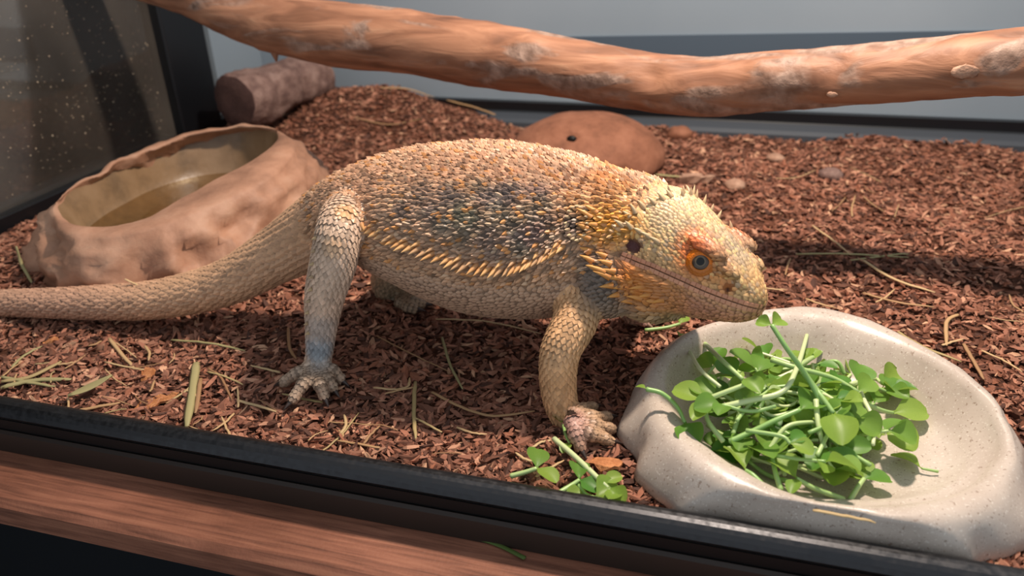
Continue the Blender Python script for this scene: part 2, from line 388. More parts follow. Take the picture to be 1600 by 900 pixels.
# terracotta dome
pc = G(903, 266); zt = M(900, 178, pc[1]+.035)[2]
dome_c = (pc[0], pc[1]+.035, 0.)
dome = empty('domed_hide', dome_c); tag(dome, 'terracotta coloured domed rock hide behind the back of the lizard', 'hide')
bm = bmesh.new(); bmesh.ops.create_icosphere(bm, subdivisions=5, radius=1)
hole = Vector((-.08, -.66, .75)).normalized()
for v in bm.verts:
    d = v.co.copy(); k = 1+.05*fbm(d, 1.3, 4, 3)
    hh = math.exp(-((d-hole).length/.085)**2); k -= .16*hh
    z_ = d.z*zt*k if d.z > 0 else d.z*.012
    v.co = Vector((d.x*.080*k, d.y*.062*k, z_))
for f in bm.faces: f.smooth = True
me = bpy.data.meshes.new('shell'); bm.to_mesh(me); bm.free(); obj('shell', me, m_dome, dome)
hp = Vector((hole.x*.080, hole.y*.062, hole.z*zt))*.90
V, F = sphere(hp, (.0052, .0030, .0040), 14, 8); obj('vent_hole', mesh('vent_hole', V, F), m_groove, dome)

# short rough log in the back corner
Yl = .80
la = M(366, 160, Yl-.075); lb = M(495, 118, Yl+.055); lr = 45*((la-CAM)@fw)/FPX
ax_ = nrm(lb-la); Pc = np.array([la+(lb-la)*t for t in np.linspace(0, 1, 40)]); V, F = tube(Pc, np.full(40, lr), 48, caps=False)
axp = np.repeat(Pc, 48, 0)
for i in range(len(V)):
    q = V[i]; t = (i//48)/39; f = 1-.10*t+.16*fbm(q, 26, 5, 2)+.05*fbm(q, 110, 2, 5)-.10*math.exp(-((t-.62)/.05)**2)
    if t < .04: f *= .93
    V[i] = axp[i]+(q-axp[i])*f
lroot = empty('rough_log', (la[0], la[1], la[2]-lr)); tag(lroot, 'short rough grey brown log lying on bark in the back corner', 'log')
me = mesh('bark', V, F); place(me, lroot.location); obj('bark', me, m_log, lroot)
for nm, i0, cc, s_ in (('cut_end', 0, Pc[0], -1), ('cut_end', 39, Pc[-1], 1)):
    ring = V[i0*48:(i0+1)*48]; VV = np.vstack([ring, cc+(ring-cc)*.7+ax_*s_*.003, cc+(ring-cc)*.3+ax_*s_*.002, [cc+ax_*s_*.002]])
    FF = []
    for k in range(2): FF += [(k*48+j, k*48+(j+1) % 48, (k+1)*48+(j+1) % 48, (k+1)*48+j) for j in range(48)]
    FF += [(96+j, 96+(j+1) % 48, 144) for j in range(48)]
    me = mesh(nm, VV, FF); place(me, lroot.location); obj(nm, me, m_logend, lroot)
# soil must reach the log: a heap under it
LOGC = (la+lb)/2

# ------------------------------------------------------------------ bowls
def polar_resample(c, poly, n):
    """poly: list of 3D points around c -> (r, z) at n even angles, smooth periodic"""
    a = np.array([atan2(p[1]-c[1], p[0]-c[0]) for p in poly]) % (2*pi); r = np.array([math.hypot(p[0]-c[0], p[1]-c[1]) for p in poly]); z = np.array([p[2] for p in poly])
    k = np.argsort(a); a, r, z = a[k], r[k], z[k]
    th = np.arange(n)/n*2*pi
    A = np.concatenate([a-2*pi, a, a+2*pi]); 
    rr = np.interp(th, A, np.tile(r, 3)); zz = np.interp(th, A, np.tile(z, 3))
    ker = np.exp(-(np.arange(-12, 13)/5.)**2*(128/n)**2); ker /= ker.sum()
    pad = lambda v: np.convolve(np.concatenate([v[-12:], v, v[:12]]), ker, 'valid')
    return th, pad(rr), pad(zz)
def ringpts(c, th, r, z): return np.stack([c[0]+r*np.cos(th), c[1]+r*np.sin(th), np.broadcast_to(z, th.shape)], -1)
def loft(rings, close_top=True, close_bottom=False):
    n = len(rings[0]); V = np.vstack(rings); F = []
    for i in range(len(rings)-1):
        F += [(i*n+j, i*n+(j+1) % n, (i+1)*n+(j+1) % n, (i+1)*n+j) for j in range(n)]
    if close_top: F.append(tuple(range((len(rings)-1)*n, len(rings)*n)))
    if close_bottom: F.append(tuple(range(n))[::-1])
    return V, F

# food bowl
FB_Z = .030
def fbz(py): return .030-.011*min(max((py-476)/320, 0), 1)
fc = np.array([.043, .338])
rim = [G(x, y, fbz(y)) for x, y in [(1003, 600), (1020, 560), (1080, 512), (1140, 494), (1200, 482), (1270, 476), (1330, 484), (1400, 512), (1470, 553), (1530, 600), (1580, 655), (1600, 720), (1585, 775), (1510, 812), (1400, 822), (1300, 815), (1210, 795), (1130, 762), (1060, 708), (1020, 650)]]
inn = [G(x, y, fbz(y)-.003) for x, y in [(1040, 582), (1100, 532), (1190, 512), (1280, 508), (1380, 536), (1480, 592), (1545, 655), (1562, 705), (1530, 752), (1440, 780), (1340, 788), (1230, 768), (1130, 716), (1060, 640)]]
nb = 180
th, rr, zr0 = polar_resample(fc, rim, nb); _, ri, _ = polar_resample(fc, inn, nb)
ymin = YF+.0015
def fb_ring(r, z):
    P = ringpts(fc, th, r, z); P[:, 1] = np.maximum(P[:, 1], ymin+0*P[:, 1]); return P
rm = (rr+ri)/2
fold = np.zeros(nb)
for a0, wd, am in ((radians(202), .09, -.0055), (radians(190), .10, .003), (radians(214), .12, .004), (radians(318), .10, -.006), (radians(306), .10, .004), (radians(335), .13, .005), (radians(140), .2, -.003), (radians(20), .2, -.003), (radians(350), .06, -.005)):
    d = (th-a0+pi) % (2*pi)-pi; fold += am*np.exp(-(d/wd)**2)
zr = zr0+.0008*np.sin(th*3+1)+.0008*np.sin(th*5)
rings = []
for t, off in ((0, .004), (.06, .0085), (.2, .010), (.4, .0085), (.6, .0055), (.78, .003), (.9, .001)):
    z = -.004+(zr+.003)*t
    rings.append(fb_ring(rr+off+fold*sin(pi*min(1, t*1.05))**.6*(1.1-t), z*np.ones(nb)))
rings += [fb_ring(rr-.0005, zr-.0015), fb_ring(rr-.003, zr+.0003), fb_ring(rm+.001, zr+.001), fb_ring(ri*.5+rm*.5, zr+.0003), fb_ring(ri, zr-.003), fb_ring(ri-.003, zr-.0075)]
FLOORZ = .004
rings += [fb_ring(ri-.0065, zr*.45+FLOORZ*.55+.001), fb_ring(ri-.0105, FLOORZ+.006+0*th), fb_ring(ri-.0150, FLOORZ+.0022+0*th), fb_ring(ri-.021, FLOORZ+.0004+0*th), fb_ring((ri-.021)*.6, FLOORZ+0*th), fb_ring((ri-.021)*.25, FLOORZ+0*th)]
V, F = loft(rings, True, True)
for i in range(len(V)):
    if i < nb*12: V[i, :2] += (V[i, :2]-fc)*.02*fbm(V[i], 45, 3, 4)
V[:, 1] = np.maximum(V[:, 1], YF+.001)
fb = obj('food_bowl', mesh('food_bowl', V, F), m_bowl); tag(fb, 'pale grey beige stone look food bowl filled with green leaves', 'bowl')
place(fb.data, (fc[0], fc[1], 0)); fb.location = (fc[0], fc[1], 0)
FB_TH, FB_R = th, rr+.010

# water bowl
wc = np.array([-.418, .485])
wrim = [G(x, y, z) for x, y, z in [(78, 348, .050), (72, 335, .050), (92, 312, .052), (150, 276, .055), (240, 234, .060), (330, 205, .064), (400, 197, .068), (440, 203, .070), (458, 225, .068), (440, 262, .062), (380, 300, .058), (330, 318, .055), (270, 345, .052), (200, 368, .048), (130, 372, .047)]]
winn = [G(x, y, z) for x, y, z in [(98, 352, .044), (100, 332, .045), (125, 305, .047), (180, 272, .049), (250, 238, .052), (330, 215, .055), (400, 212, .058), (432, 222, .058), (434, 242, .055), (405, 268, .052), (340, 295, .049), (270, 322, .046), (240, 345, .044), (170, 362, .042), (120, 362, .042)]]
wbase = [G(x, y, 0) for x, y in [(48, 420), (62, 405), (100, 440), (60, 440), (150, 462), (240, 472), (330, 460), (420, 410), (500, 330), (525, 290), (480, 262), (400, 268)]]+[np.array([-.485, .47, 0]), np.array([-.475, .55, 0]), np.array([-.445, .62, 0]), np.array([-.40, .645, 0])]
nw = 160
th2, r2, z2 = polar_resample(wc, wrim, nw); _, i2, iz2 = polar_resample(wc, winn, nw); _, bb2, _ = polar_resample(wc, wbase, nw)
bb2 = np.maximum(bb2, r2+.010)
rings = []
for t in np.linspace(0, 1, 14):
    e = t**1.25; rings.append(ringpts(wc, th2, bb2*(1-e)+r2*e+.010*sin(pi*t)*(1-t), -.006+(z2+.004)*t))
m2 = (r2+i2)/2
rings += [ringpts(wc, th2, r2-.003, z2+.0005), ringpts(wc, th2, m2, z2+.001), ringpts(wc, th2, i2+.001, z2-.002)]
V, F = loft(rings, False, True)
for i in range(len(V)):
    q = V[i]; t = (i//nw)/13.
    ridg = abs(fbm((q[0], q[1], q[2]*1.8), 20, 4, 6)); k = (.009*(.4-ridg)*2+.0025*fbm(q, 60, 4, 1))*(1 if t < .85 else .35)
    d = q[:2]-wc; V[i, :2] += d/np.linalg.norm(d)*k; V[i, 2] += .5*k*(t > .2)
wroot = empty('water_bowl', (wc[0], wc[1], 0)); tag(wroot, 'brown rock look water bowl behind the tail beside the glass', 'bowl')
me = mesh('rock_shell', V, F); place(me, wroot.location); obj('rock_shell', me, m_wbowl, wroot)
last = V[-nw:]
rings = [last]
WF = .016
for sh, zf in ((.004, .75), (.007, .45), (.011, .2), (.018, .06), (.03, 0)):
    rings.append(ringpts(wc, th2, np.maximum(i2-sh, .01), WF+(iz2-WF)*zf))
rings.append(ringpts(wc, th2, (i2-.03)*.4, WF*np.ones(nw)))
V, F = loft(rings, True); me = mesh('basin', V, F); place(me, wroot.location); obj('basin', me, m_wbasin, wroot)
V, F = loft([ringpts(wc, th2, i2-.0065, .026*np.ones(nw)), ringpts(wc, th2, (i2-.0065)*.5, .0262*np.ones(nw))], True)
me = mesh('water', V, F); place(me, wroot.location); obj('water', me, m_water, wroot)

# ------------------------------------------------------------------ bearded dragon
HS = 1.236                                                        # head: local cm -> world
HR = np.array([[.8374, .4814, .2590], [-.5065, .8614, .0366], [-.2055, -.1618, .9652]])
HO = np.array([.0160, .3467, .0675])
def hw(p): return HO+(np.asarray(p, float)*.01*HS)@HR.T           # head local (cm) -> world
def hl(p): return ((np.asarray(p, float)-HO)@HR)/(.01*HS)         # world -> head local
MED = .39
# spine: x, y, z, half width, half height
spine = [(-.545, .300, .0030, .0022, .0022), (-.535, .325, .0050, .0045, .0045), (-.515, .343, .0066, .0062, .0062), (-.469, .356, .0088, .0084, .0084), (-.430, .362, .0104, .0098, .0096), (-.398, .367, .0120, .0112, .0108), (-.354, .375, .0155, .0128, .0122),
         (-.306, .382, .0290, .0145, .0140), (-.268, .387, .0500, .0172, .0168), (-.238, .390, .0675, .0225, .0215), (-.210, .391, .0800, .0340, .0275), (-.178, .391, .0830, .0475, .0365),
         (-.140, .391, .0800, .0545, .0450), (-.108, .391, .0785, .0525, .0450), (-.080, .390, .0795, .0435, .0410), (-.058, .386, .0830, .0340, .0330), (-.040, .380, .0850, .0290, .0285)]
sp = np.array(spine); ns = 150
spc = catmull(sp, ns)
def torso_shape(th, n):
    c = np.cos(th); s = np.sin(th)
    flat = np.interp(spc[:, 0], [-.26, -.2, -.08, -.05], [0, 1, 1, 0])[:, None]
    cc = np.sign(c)*np.abs(c)**.92; ss = np.where(s > 0, s, -np.abs(s)**.9)
    ss = ss-flat*.10*np.exp(-(s/.35)**2)                           # lateral fold lies a little low
    return cc[None]*np.ones((n, 1)), ss[None]*np.ones((n, 1))-flat*.02
TUBES = []                                                        # (name, path, radii(n,2), shape, ref)
TUBES.append(('trunk', spc[:, :3], spc[:, 3:5], torso_shape, (0, 0, 1)))
def limb(name, pts, n=40):
    P = np.array([M(x, y, Y) if Y is not None else G(x, y, r) for x, y, Y, r in pts]); R = np.array([p[3] for p in pts])
    t = np.linspace(0, 1, len(pts)); Pc = catmull(P, n); Rc = catmull(np.stack([R, R], 1), n)
    TUBES.append((name, Pc, Rc, None, (1, .2, 0))); return Pc
limb('hind_near', [(562, 345, .380, .018), (545, 342, .360, .0150), (530, 362, .343, .0118), (521, 410, .338, .0118), (508, 460, .336, .0104), (502, 510, .336, .0084), (499, 550, .336, .0072), (494, 578, .337, .0072)])
limb('fore_near', [(905, 415, .380, .016), (906, 455, .362, .0128), (899, 500, .347, .0112), (876, 548, .336, .0098), (872, 600, .334, .0090), (880, 640, .332, .0082), (896, 662, .331, .0074)])
limb('hind_far', [(640, 380, .408, .017), (625, 410, .425, .0150), (608, 440, .436, .0120), (612, 458, .438, .0090), (630, 468, .438, .0078)])
limb('fore_far', [(960, 400, .405, .016), (975, 440, .425, .0130), (985, 470, .438, .0100), (990, 488, .440, .0075), (1004, 492, .440, .0065)])
CLAWS = []
def toe(name, pts, r0=.0042, r1=.0027, claw=.0065, curve=None, pale=False):
    P = [G(x, y, z) for x, y, z in pts]; Pc = catmull(P, 16); R = np.linspace(r0, r1, 16)*(1+.10*np.cos(np.linspace(0, 1, 16)*5*pi))
    TUBES.append((name, Pc, np.stack([R, R], 1), None, (0, .1, 1)))
    d = nrm(Pc[-1]-Pc[-3]); CLAWS.append((Pc[-1]-d*.001, d, claw, r1*.72, pale))
# near hind foot
for pts in ([(488, 572, .010), (468, 582, .0105), (450, 592, .0065), (441, 600, .003)], [(488, 578, .010), (476, 597, .0105), (464, 614, .007), (455, 630, .003)],
            [(496, 582, .010), (500, 600, .010), (505, 614, .006), (508, 624, .003)], [(502, 580, .010), (510, 590, .010), (518, 602, .006), (522, 611, .003)], [(504, 572, .011), (518, 578, .0105), (529, 588, .006), (534, 596, .003)]):
    toe('toe_hind', pts)
# near fore foot
for pts in ([(893, 656, .012), (898, 676, .0095), (905, 694, .0055), (908, 704, .003)], [(900, 662, .010), (918, 676, .0095), (940, 684, .0055), (957, 690, .003)],
            [(904, 658, .010), (924, 664, .0095), (945, 668, .0055), (960, 671, .003)], [(902, 652, .010), (920, 652, .0095), (940, 652, .0055), (954, 652, .003)], [(896, 650, .010), (908, 642, .0095), (920, 637, .0055), (930, 636, .003)]):
    toe('toe_fore', pts, .0042, .0026)
for pts in ([(622, 466, .007), (645, 472, .006), (664, 476, .003)], [(625, 462, .007), (650, 466, .006), (674, 472, .003)], [(625, 458, .007), (655, 460, .006), (682, 468, .003)], [(622, 470, .007), (640, 480, .005), (652, 484, .003)]):
    toe('toe_hind_far', pts, .0042, .0028)
for pts in ([(1000, 490, .006), (1016, 494, .006), (1034, 498, .003)], [(1000, 486, .006), (1020, 487, .006), (1042, 490, .003)], [(998, 482, .006), (1018, 480, .006), (1040, 482, .003)], [(995, 492, .006), (1003, 500, .005), (1010, 507, .003)]):
    toe('toe_fore_far', pts, .004, .0026, pale=True)
# head loft in head-local cm: x, half width, top, bottom
hst = np.array([(-.02, .30, .40, -.34), (-.25, .62, .68, -.62), (-.6, .92, .95, -.86), (-1.1, 1.2, 1.27, -1.08), (-1.8, 1.46, 1.62, -1.38), (-2.5, 1.66, 1.90, -1.66), (-3.3, 1.92, 2.16, -1.98), (-4.1, 2.14, 2.42, -2.25), (-4.9, 2.24, 2.56, -2.45), (-5.6, 2.18, 2.50, -2.5), (-6.4, 2.0, 2.25, -2.3), (-7.0, 1.8, 2.0, -2.0)])
nh = 70; hc = catmull(hst, nh)[::-1]; hseg = 64; hth = np.arange(hseg)/hseg*2*pi
def head_ring(x, w_, zt_, zb_):
    c, s = np.cos(hth), np.sin(hth); pw = .72
    y = np.sign(c)*np.abs(c)**pw*w_; zc = (zt_*.35+zb_*.65); z = np.where(s > 0, zc+np.abs(s)**.78*(zt_-zc), zc-np.abs(s)**.85*(zc-zb_))
    t = np.clip((z-zc)/(zt_-zc), 0, 1); y = y*(1-.20*t**1.5)
    return np.stack([np.full(hseg, x), y, z], -1)
hr_l = [head_ring(*h) for h in hc]
hV, hF = loft([hw(r_) for r_ in hr_l], True, True)
parts = [tube(P, R, 40 if nm == 'trunk' else 20, ref, True, sh) for nm, P, R, sh, ref in TUBES]+[(hV, hF)]
def ell(c, r):
    V, F = sphere((0, 0, 0), r); return hw(V+np.array(c)), [f[::-1] for f in F]
for sgn in (-1, 1):
    parts += [ell((-2.6, sgn*1.08, 1.55), (1.0, .42, .32)), ell((-6.0, sgn*1.62, 1.0), (.95, .75, .85)), ell((-4.6, sgn*1.25, -1.6), (1.8, 1.05, .95)), ell((-6.1, sgn*.9, -1.7), (1.2, 1.0, 1.2)), ell((-1.1, sgn*.66, .66), (.45, .32, .34)), ell((-1.85, sgn*.92, 1.10), (.95, .34, .28))]
parts += [ell((-4.7, 0, -2.1), (1.7, 1.5, .75))]
thr = M(944, 440, .358)
for c_ in (thr, hw(hl(thr)*np.array([1, -1, 1]))):
    V, F = sphere(c_, (.019, .013, .020)); parts.append((V, F))
V, F = join(parts)
tmp = obj('tmp', mesh('tmp', V, F)); bmt = bmesh.new(); bmt.from_mesh(tmp.data); bmesh.ops.recalc_face_normals(bmt, faces=bmt.faces[:]); bmt.to_mesh(tmp.data); bmt.free()
mo = tmp.modifiers.new('r', 'REMESH'); mo.mode = 'VOXEL'; mo.voxel_size = .0010; mo.use_smooth_shade = True
ms_ = tmp.modifiers.new('s', 'SMOOTH'); ms_.factor = .5; ms_.iterations = 5
dg = bpy.context.evaluated_depsgraph_get(); body_me = bpy.data.meshes.new_from_object(tmp.evaluated_get(dg)); bpy.data.objects.remove(tmp)
nvb = len(body_me.vertices); BV = np.empty(nvb*3, np.float32); body_me.vertices.foreach_get('co', BV); BV = BV.reshape(-1, 3).astype(float)
BN = np.empty(nvb*3, np.float32); body_me.vertices.foreach_get('normal', BN); BN = BN.reshape(-1, 3).astype(float)
bm_ = bmesh.new(); bm_.from_mesh(body_me); bvh = BVHTree.FromBMesh(bm_); bm_.free()
def hit(x, y):                                                    # pixel -> point and normal on the body
    d = nrm(ray(x, y)); h = bvh.ray_cast(Vector(CAM), Vector(d))
    if h[0] is None: return None
    return np.array(h[0]), np.array(h[1])
def near(p):
    h = bvh.find_nearest(Vector(p)); return np.array(h[0]), np.array(h[1])
def mirror(p): 
    q = hl(p); 
    if q[0] > -6.2: q = q*np.array([1, -1, 1]); return hw(q)
    return np.array([p[0], 2*MED-p[1], p[2]])
# ---- colours
PAINT = [  # px, py, radius m, colour, strength
    (903, 345, .0085, (92, 83, 82), .95), (950, 345, .013, (232, 160, 62), .9), (975, 352, .010, (224, 150, 58), .7), (1095, 398, .0125, (224, 120, 46), .9), (1088, 376, .009, (214, 110, 60), .85), (1120, 420, .008, (218, 140, 62), .7),
    (1137, 450, .0035, (216, 120, 50), .9), (990, 450, .013, (196, 122, 48), .9), (1040, 462, .012, (188, 124, 62), .7), (935, 450, .012, (104, 92, 84), .9), (925, 420, .009, (112, 98, 88), .8), (960, 482, .012, (110, 98, 86), .7),
    (945, 283, .011, (226, 152, 84), .7), (970, 300, .010, (222, 160, 96), .6), (905, 315, .008, (214, 158, 104), .6),
    (711, 317, .0075, (104, 92, 86), .7), (700, 300, .0062, (111, 99, 93), .7), (748, 293, .0062, (118, 106, 86), .7), (783, 307, .0075, (107, 97, 93), .7), (775, 330, .0062, (114, 104, 86), .7), (804, 362, .0062, (121, 95, 93), .7), (795, 345, .0075, (110, 102, 86), .7), (841, 300, .0062, (117, 93, 93), .7), (846, 318, .0062, (106, 100, 86), .7), (742, 348, .0075, (113, 107, 93), .7), (755, 365, .0062, (120, 98, 86), .7), (816, 385, .0062, (109, 105, 93), .7), (659, 304, .0075, (116, 96, 86), .7), (690, 350, .0062, (105, 103, 93), .7), (850, 345, .0062, (112, 94, 86), .7), (770, 385, .0075, (119, 101, 93), .7), (630, 330, .0062, (108, 92, 86), .7), (675, 330, .0062, (115, 99, 93), .7), (725, 335, .0075, (104, 106, 86), .7), (760, 310, .0062, (111, 97, 93), .7), (825, 335, .0062, (118, 104, 86), .7), (800, 300, .0075, (107, 95, 93), .7), (720, 370, .0062, (114, 102, 86), .7), (835, 368, .0062, (121, 93, 93), .7),
    (541, 330, .006, (206, 150, 92), .7), (520, 385, .006, (206, 160, 112), .5), (497, 548, .010, (134, 152, 164), .85), (500, 515, .010, (164, 160, 156), .6),  # bluish ankle entry puts cool daylight shade into the skin colour
    (890, 655, .010, (176, 132, 124), .75), (905, 690, .007, (168, 126, 116), .5), (1160, 385, .012, (160, 146, 128), .5), (1130, 345, .010, (206, 184, 126), .5), (1185, 375, .006, (220, 132, 84), .8)]
blobs = []
for px, py, rad, col, k in PAINT:
    h = hit(px, py)
    if h is None: continue
    blobs.append((h[0], rad, s2l(col), k))
    if px > 900 and py < 500: blobs.append((mirror(h[0]), rad, s2l(col), k))
    elif py < 400: blobs.append((mirror(h[0]), rad, s2l(col), k))
tubeP = {nm: P for nm, P, *_ in TUBES}
def base_color(P, part):
    """skin colour at points P (n,3) by body part, painted ankle shade included"""
    n = len(P); c = np.empty((n, 3))
    if part == 'head':
        L = hl(P); c[:] = s2l((212, 168, 116)); crown = rsmooth(.9, 1.8, L[:, 2])[:, None]; c = c*(1-crown)+s2l((214, 182, 138))*crown
        low = rsmooth(.35, -.5, L[:, 2])[:, None] if False else (1-rsmooth(-.6, .45, L[:, 2]))[:, None]; c = c*(1-low)+s2l((188, 128, 98))*low
        und = (1-rsmooth(-1.7, -1.0, L[:, 2]))[:, None]; c = c*(1-und)+s2l((160, 132, 96))*und
        back = (1-rsmooth(-6.2, -5.2, L[:, 0]))[:, None]*crown; c = c*(1-back)+s2l((214, 162, 116))*back
    elif part == 'trunk':
        x = P[:, 0]; zc = np.interp(x, sp[:, 0], sp[:, 2]); hh = np.interp(x, sp[:, 0], sp[:, 4]); u = (P[:, 2]-zc)/hh
        c[:] = s2l((198, 154, 118)); top = rsmooth(.3, .95, u)[:, None]; c = c*(1-top)+s2l((200, 156, 124))*top
        fl = (rsmooth(-.2, .1, u)*(1-rsmooth(.4, .75, u))*rsmooth(-.21, -.17, x)*(1-rsmooth(-.085, -.06, x)))[:, None]*.5; c = c*(1-fl)+s2l((164, 138, 120))*fl
        bel = (1-rsmooth(-.32, -.12, u))[:, None]*rsmooth(-.26, -.2, x)[:, None]; c = c*(1-bel)+s2l((182, 148, 122))*bel
        tl = (1-rsmooth(-.26, -.21, x))[:, None]; c = c*(1-tl)+s2l((198, 156, 122))*tl
        tb = (1-rsmooth(-.42, -.32, x))[:, None]; c = c*(1-tb)+s2l((186, 144, 118))*tb
    else:
        c[:] = s2l({'hind_near': (202, 172, 148), 'fore_near': (208, 162, 118), 'toe_hind': (178, 152, 130), 'toe_fore': (180, 146, 116), 'hind_far': (168, 146, 118), 'toe_hind_far': (168, 142, 116), 'fore_far': (190, 150, 126), 'toe_fore_far': (204, 158, 142)}[part])
    for bp_, rad, col, k in blobs:
        w_ = (k*np.exp(-(np.linalg.norm(P-bp_, axis=1)/rad)**4))[:, None]; c = c*(1-w_)+col*w_
    return c
# which part each body vertex belongs to: nearest tube axis relative to radius
best = np.full(nvb, 9e9); pid = np.zeros(nvb, int); names = [t[0] for t in TUBES]+['head']
for k, (nm, P, R, sh, ref) in enumerate(TUBES):
    for i in range(0, len(P), 2):
        d = np.linalg.norm(BV-P[i], axis=1)/R[i].mean(); m_ = d < best; best[m_] = d[m_]; pid[m_] = k
hax = hw(np.stack([hc[:, 0], 0*hc[:, 0], (hc[:, 2]+hc[:, 3])/2], -1))
for i in range(0, nh, 2):
    d = np.linalg.norm(BV-hax[i], axis=1)/(max(hc[i, 1], .8)*.0124); m_ = d < best; best[m_] = d[m_]; pid[m_] = len(TUBES)
bc = np.zeros((nvb, 3))
for nm in set(names):
    ids = [k for k, q in enumerate(names) if q == nm]; m_ = np.isin(pid, ids)
    if m_.any(): bc[m_] = base_color(BV[m_], nm)
bc *= .5                                                         # bare skin between scales is darker
# ---- mouth, ear, nostril carved into the surface
mpx = [(968, 398), (990, 407), (1020, 419), (1060, 437), (1100, 455), (1140, 470), (1172, 480)]
mouth = [hit(*p) for p in mpx]; mouth = np.array([h[0] for h in mouth if h])
tip_l = hl(mouth[-1]); 
mouth = np.vstack([mouth, near(hw((.0, 0, tip_l[2]-.05)))[0]])
MO = catmull(mouth, 120); MOm = np.array([mirror(p) for p in MO]); MOALL = np.vstack([MO, MOm])
def mind(P, Q):
    out = np.full(len(P), 9.)
    for q in Q: out = np.minimum(out, ((P-q)**2).sum(1))
    return np.sqrt(out)
isH = (hl(BV)[:, 0] > -6.5)
dm = np.full(nvb, 9.); dm[isH] = mind(BV[isH], MOALL)
g = np.exp(-(dm/.0007)**2); BV -= BN*(g*.0008)[:, None]; bc = bc*(1-.7*g[:, None])+s2l((112, 66, 54))*.7*g[:, None]
EAR, EARN = hit(988, 384); NOS, NOSN = hit(1137, 453); EYE, EYEN = hit(1095, 409)
def carve(c, r, depth, col, ax=None):
    global bc
    d = BV-c
    if ax is not None: a = d@ax; d = d-np.outer(a, ax)*.35
    e = np.linalg.norm(d, axis=1); g = np.exp(-(e/r)**6)
    BV[:] -= BN*(g*depth)[:, None]; bc = bc*(1-g[:, None])+s2l(col)*g[:, None]
earax = nrm(hw((1, 0, -.15))-hw((0, 0, 0)))
carve(EAR, .0030, .0020, (96, 58, 56), earax); carve(mirror(EAR), .0030, .0020, (96, 58, 56), earax)
carve(NOS, .0011, .0012, (60, 30, 20)); carve(mirror(NOS), .0011, .0012, (60, 30, 20))
NP_, NN_ = hit(904, 347); carve(NP_, .0085, .003, (84, 75, 74))
body_me.vertices.foreach_set('co', BV.astype(np.float32).ravel()); setcol(body_me, bc); body_me.update()
body_me.materials.clear()
DRG = empty('bearded_dragon', (-.14, MED, 0)); tag(DRG, 'tan and orange bearded dragon lizard standing on the bark with lowered head', 'lizard')
OFF = -Vector((-.14, MED, 0))
def dpart(name, me, m, parent=DRG):
    o = obj(name, me, m, parent)
    if parent is DRG: o.location = OFF
    return o
bodyo = dpart('body', body_me, m_skin)

# ---- scales: small keeled plates laid on the body row by row
SC_V = np.array([(-.5, 0, -.02), (-.12, .5, -.04), (-.12, -.5, -.04), (.30, .40, .06), (.30, -.40, .06), (.62, 0, .26), (.02, 0, .20), (.5, 0, -.1)])
SC_F = np.array([(0, 2, 6), (2, 4, 6), (4, 5, 6), (5, 3, 6), (3, 1, 6), (1, 0, 6), (4, 7, 5), (7, 3, 5)])
PL_V = np.array([(-.5, -.42, 0), (-.5, .42, 0), (.48, .42, 0), (.48, -.42, 0), (-.36, -.3, .16), (-.36, .3, .16), (.34, .3, .20), (.34, -.3, .20)])
PL_F = np.array([(4, 7, 6), (4, 6, 5), (0, 3, 7), (0, 7, 4), (3, 2, 6), (3, 6, 7), (2, 1, 5), (2, 5, 6), (1, 0, 4), (1, 4, 5)])
sc_store = {'k': [[], []], 'p': [[], []]}
def put(kind, P, D, Nn, size, hk, colr, wk=1.):
    """P pos, D tailward direction, Nn normal, size, height factor, colour"""
    n = len(P); T_ = SC_V if kind == 'k' else PL_V
    D = nrm(D-Nn*(D*Nn).sum(1, keepdims=True)); S = np.cross(Nn, D)
    size = np.broadcast_to(size, (n,)); hk = np.broadcast_to(hk, (n,)); wk = np.broadcast_to(wk, (n,))
    V = P[:, None]+D[:, None]*(T_[None, :, 0]*size[:, None])[..., None]+S[:, None]*(T_[None, :, 1]*(size*wk)[:, None])[..., None]+Nn[:, None]*(T_[None, :, 2]*(size*hk)[:, None])[..., None]
    c = np.repeat(colr[:, None], len(T_), 1)
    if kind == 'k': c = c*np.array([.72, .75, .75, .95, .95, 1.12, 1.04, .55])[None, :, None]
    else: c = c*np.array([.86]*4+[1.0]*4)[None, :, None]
    sc_store[kind][0].append(V.reshape(-1, 3)); sc_store[kind][1].append(c.reshape(-1, 3))
headlike = ('head',)
EYES = [EYE, mirror(EYE)]; EARS = [EAR, mirror(EAR)]; NOSE = [NOS, mirror(NOS)]
def lattice_from_tube(nm, P, R, sh, ref, step, rowstep):
    seglen = np.linalg.norm(np.diff(P, axis=0), axis=1); s = np.concatenate([[0], np.cumsum(seglen)]); T, S, U = frames(P, ref)
    pts, dirs = [], []; pos = 0; row = 0
    while pos < s[-1]:
        q = np.array([np.interp(pos, s, P[:, k]) for k in range(3)]); r = [np.interp(pos, s, R[:, k]) for k in range(2)]
        S_ = nrm(np.array([np.interp(pos, s, S[:, k]) for k in range(3)])); U_ = nrm(np.array([np.interp(pos, s, U[:, k]) for k in range(3)])); T_ = nrm(np.array([np.interp(pos, s, T[:, k]) for k in range(3)]))
        per = 2*pi*sqrt((r[0]**2+r[1]**2)/2); n = max(6, int(per/step))
        a = (np.arange(n)+(.5 if row % 2 else 0))/n*2*pi
        pts.append(q+S_*(r[0]*np.cos(a))[:, None]+U_*(r[1]*np.sin(a))[:, None]); dirs.append(np.repeat(T_[None], n, 0)); pos += rowstep; row += 1
    return np.vstack(pts), np.vstack(dirs)
def snap(pts, dirs, tol):
    P = []; Nn = []; D = []
    for p, d in zip(pts, dirs):
        h = bvh.find_nearest(Vector(p), tol)
        if h[0] is not None: P.append(h[0]); Nn.append(h[1]); D.append(d)
    return np.array(P).reshape(-1, 3), np.array(Nn).reshape(-1, 3), np.array(D).reshape(-1, 3)
def speckle(n, a=.16): return np.clip(1+a*rng.normal(size=(n, 1)), .55, 1.5)
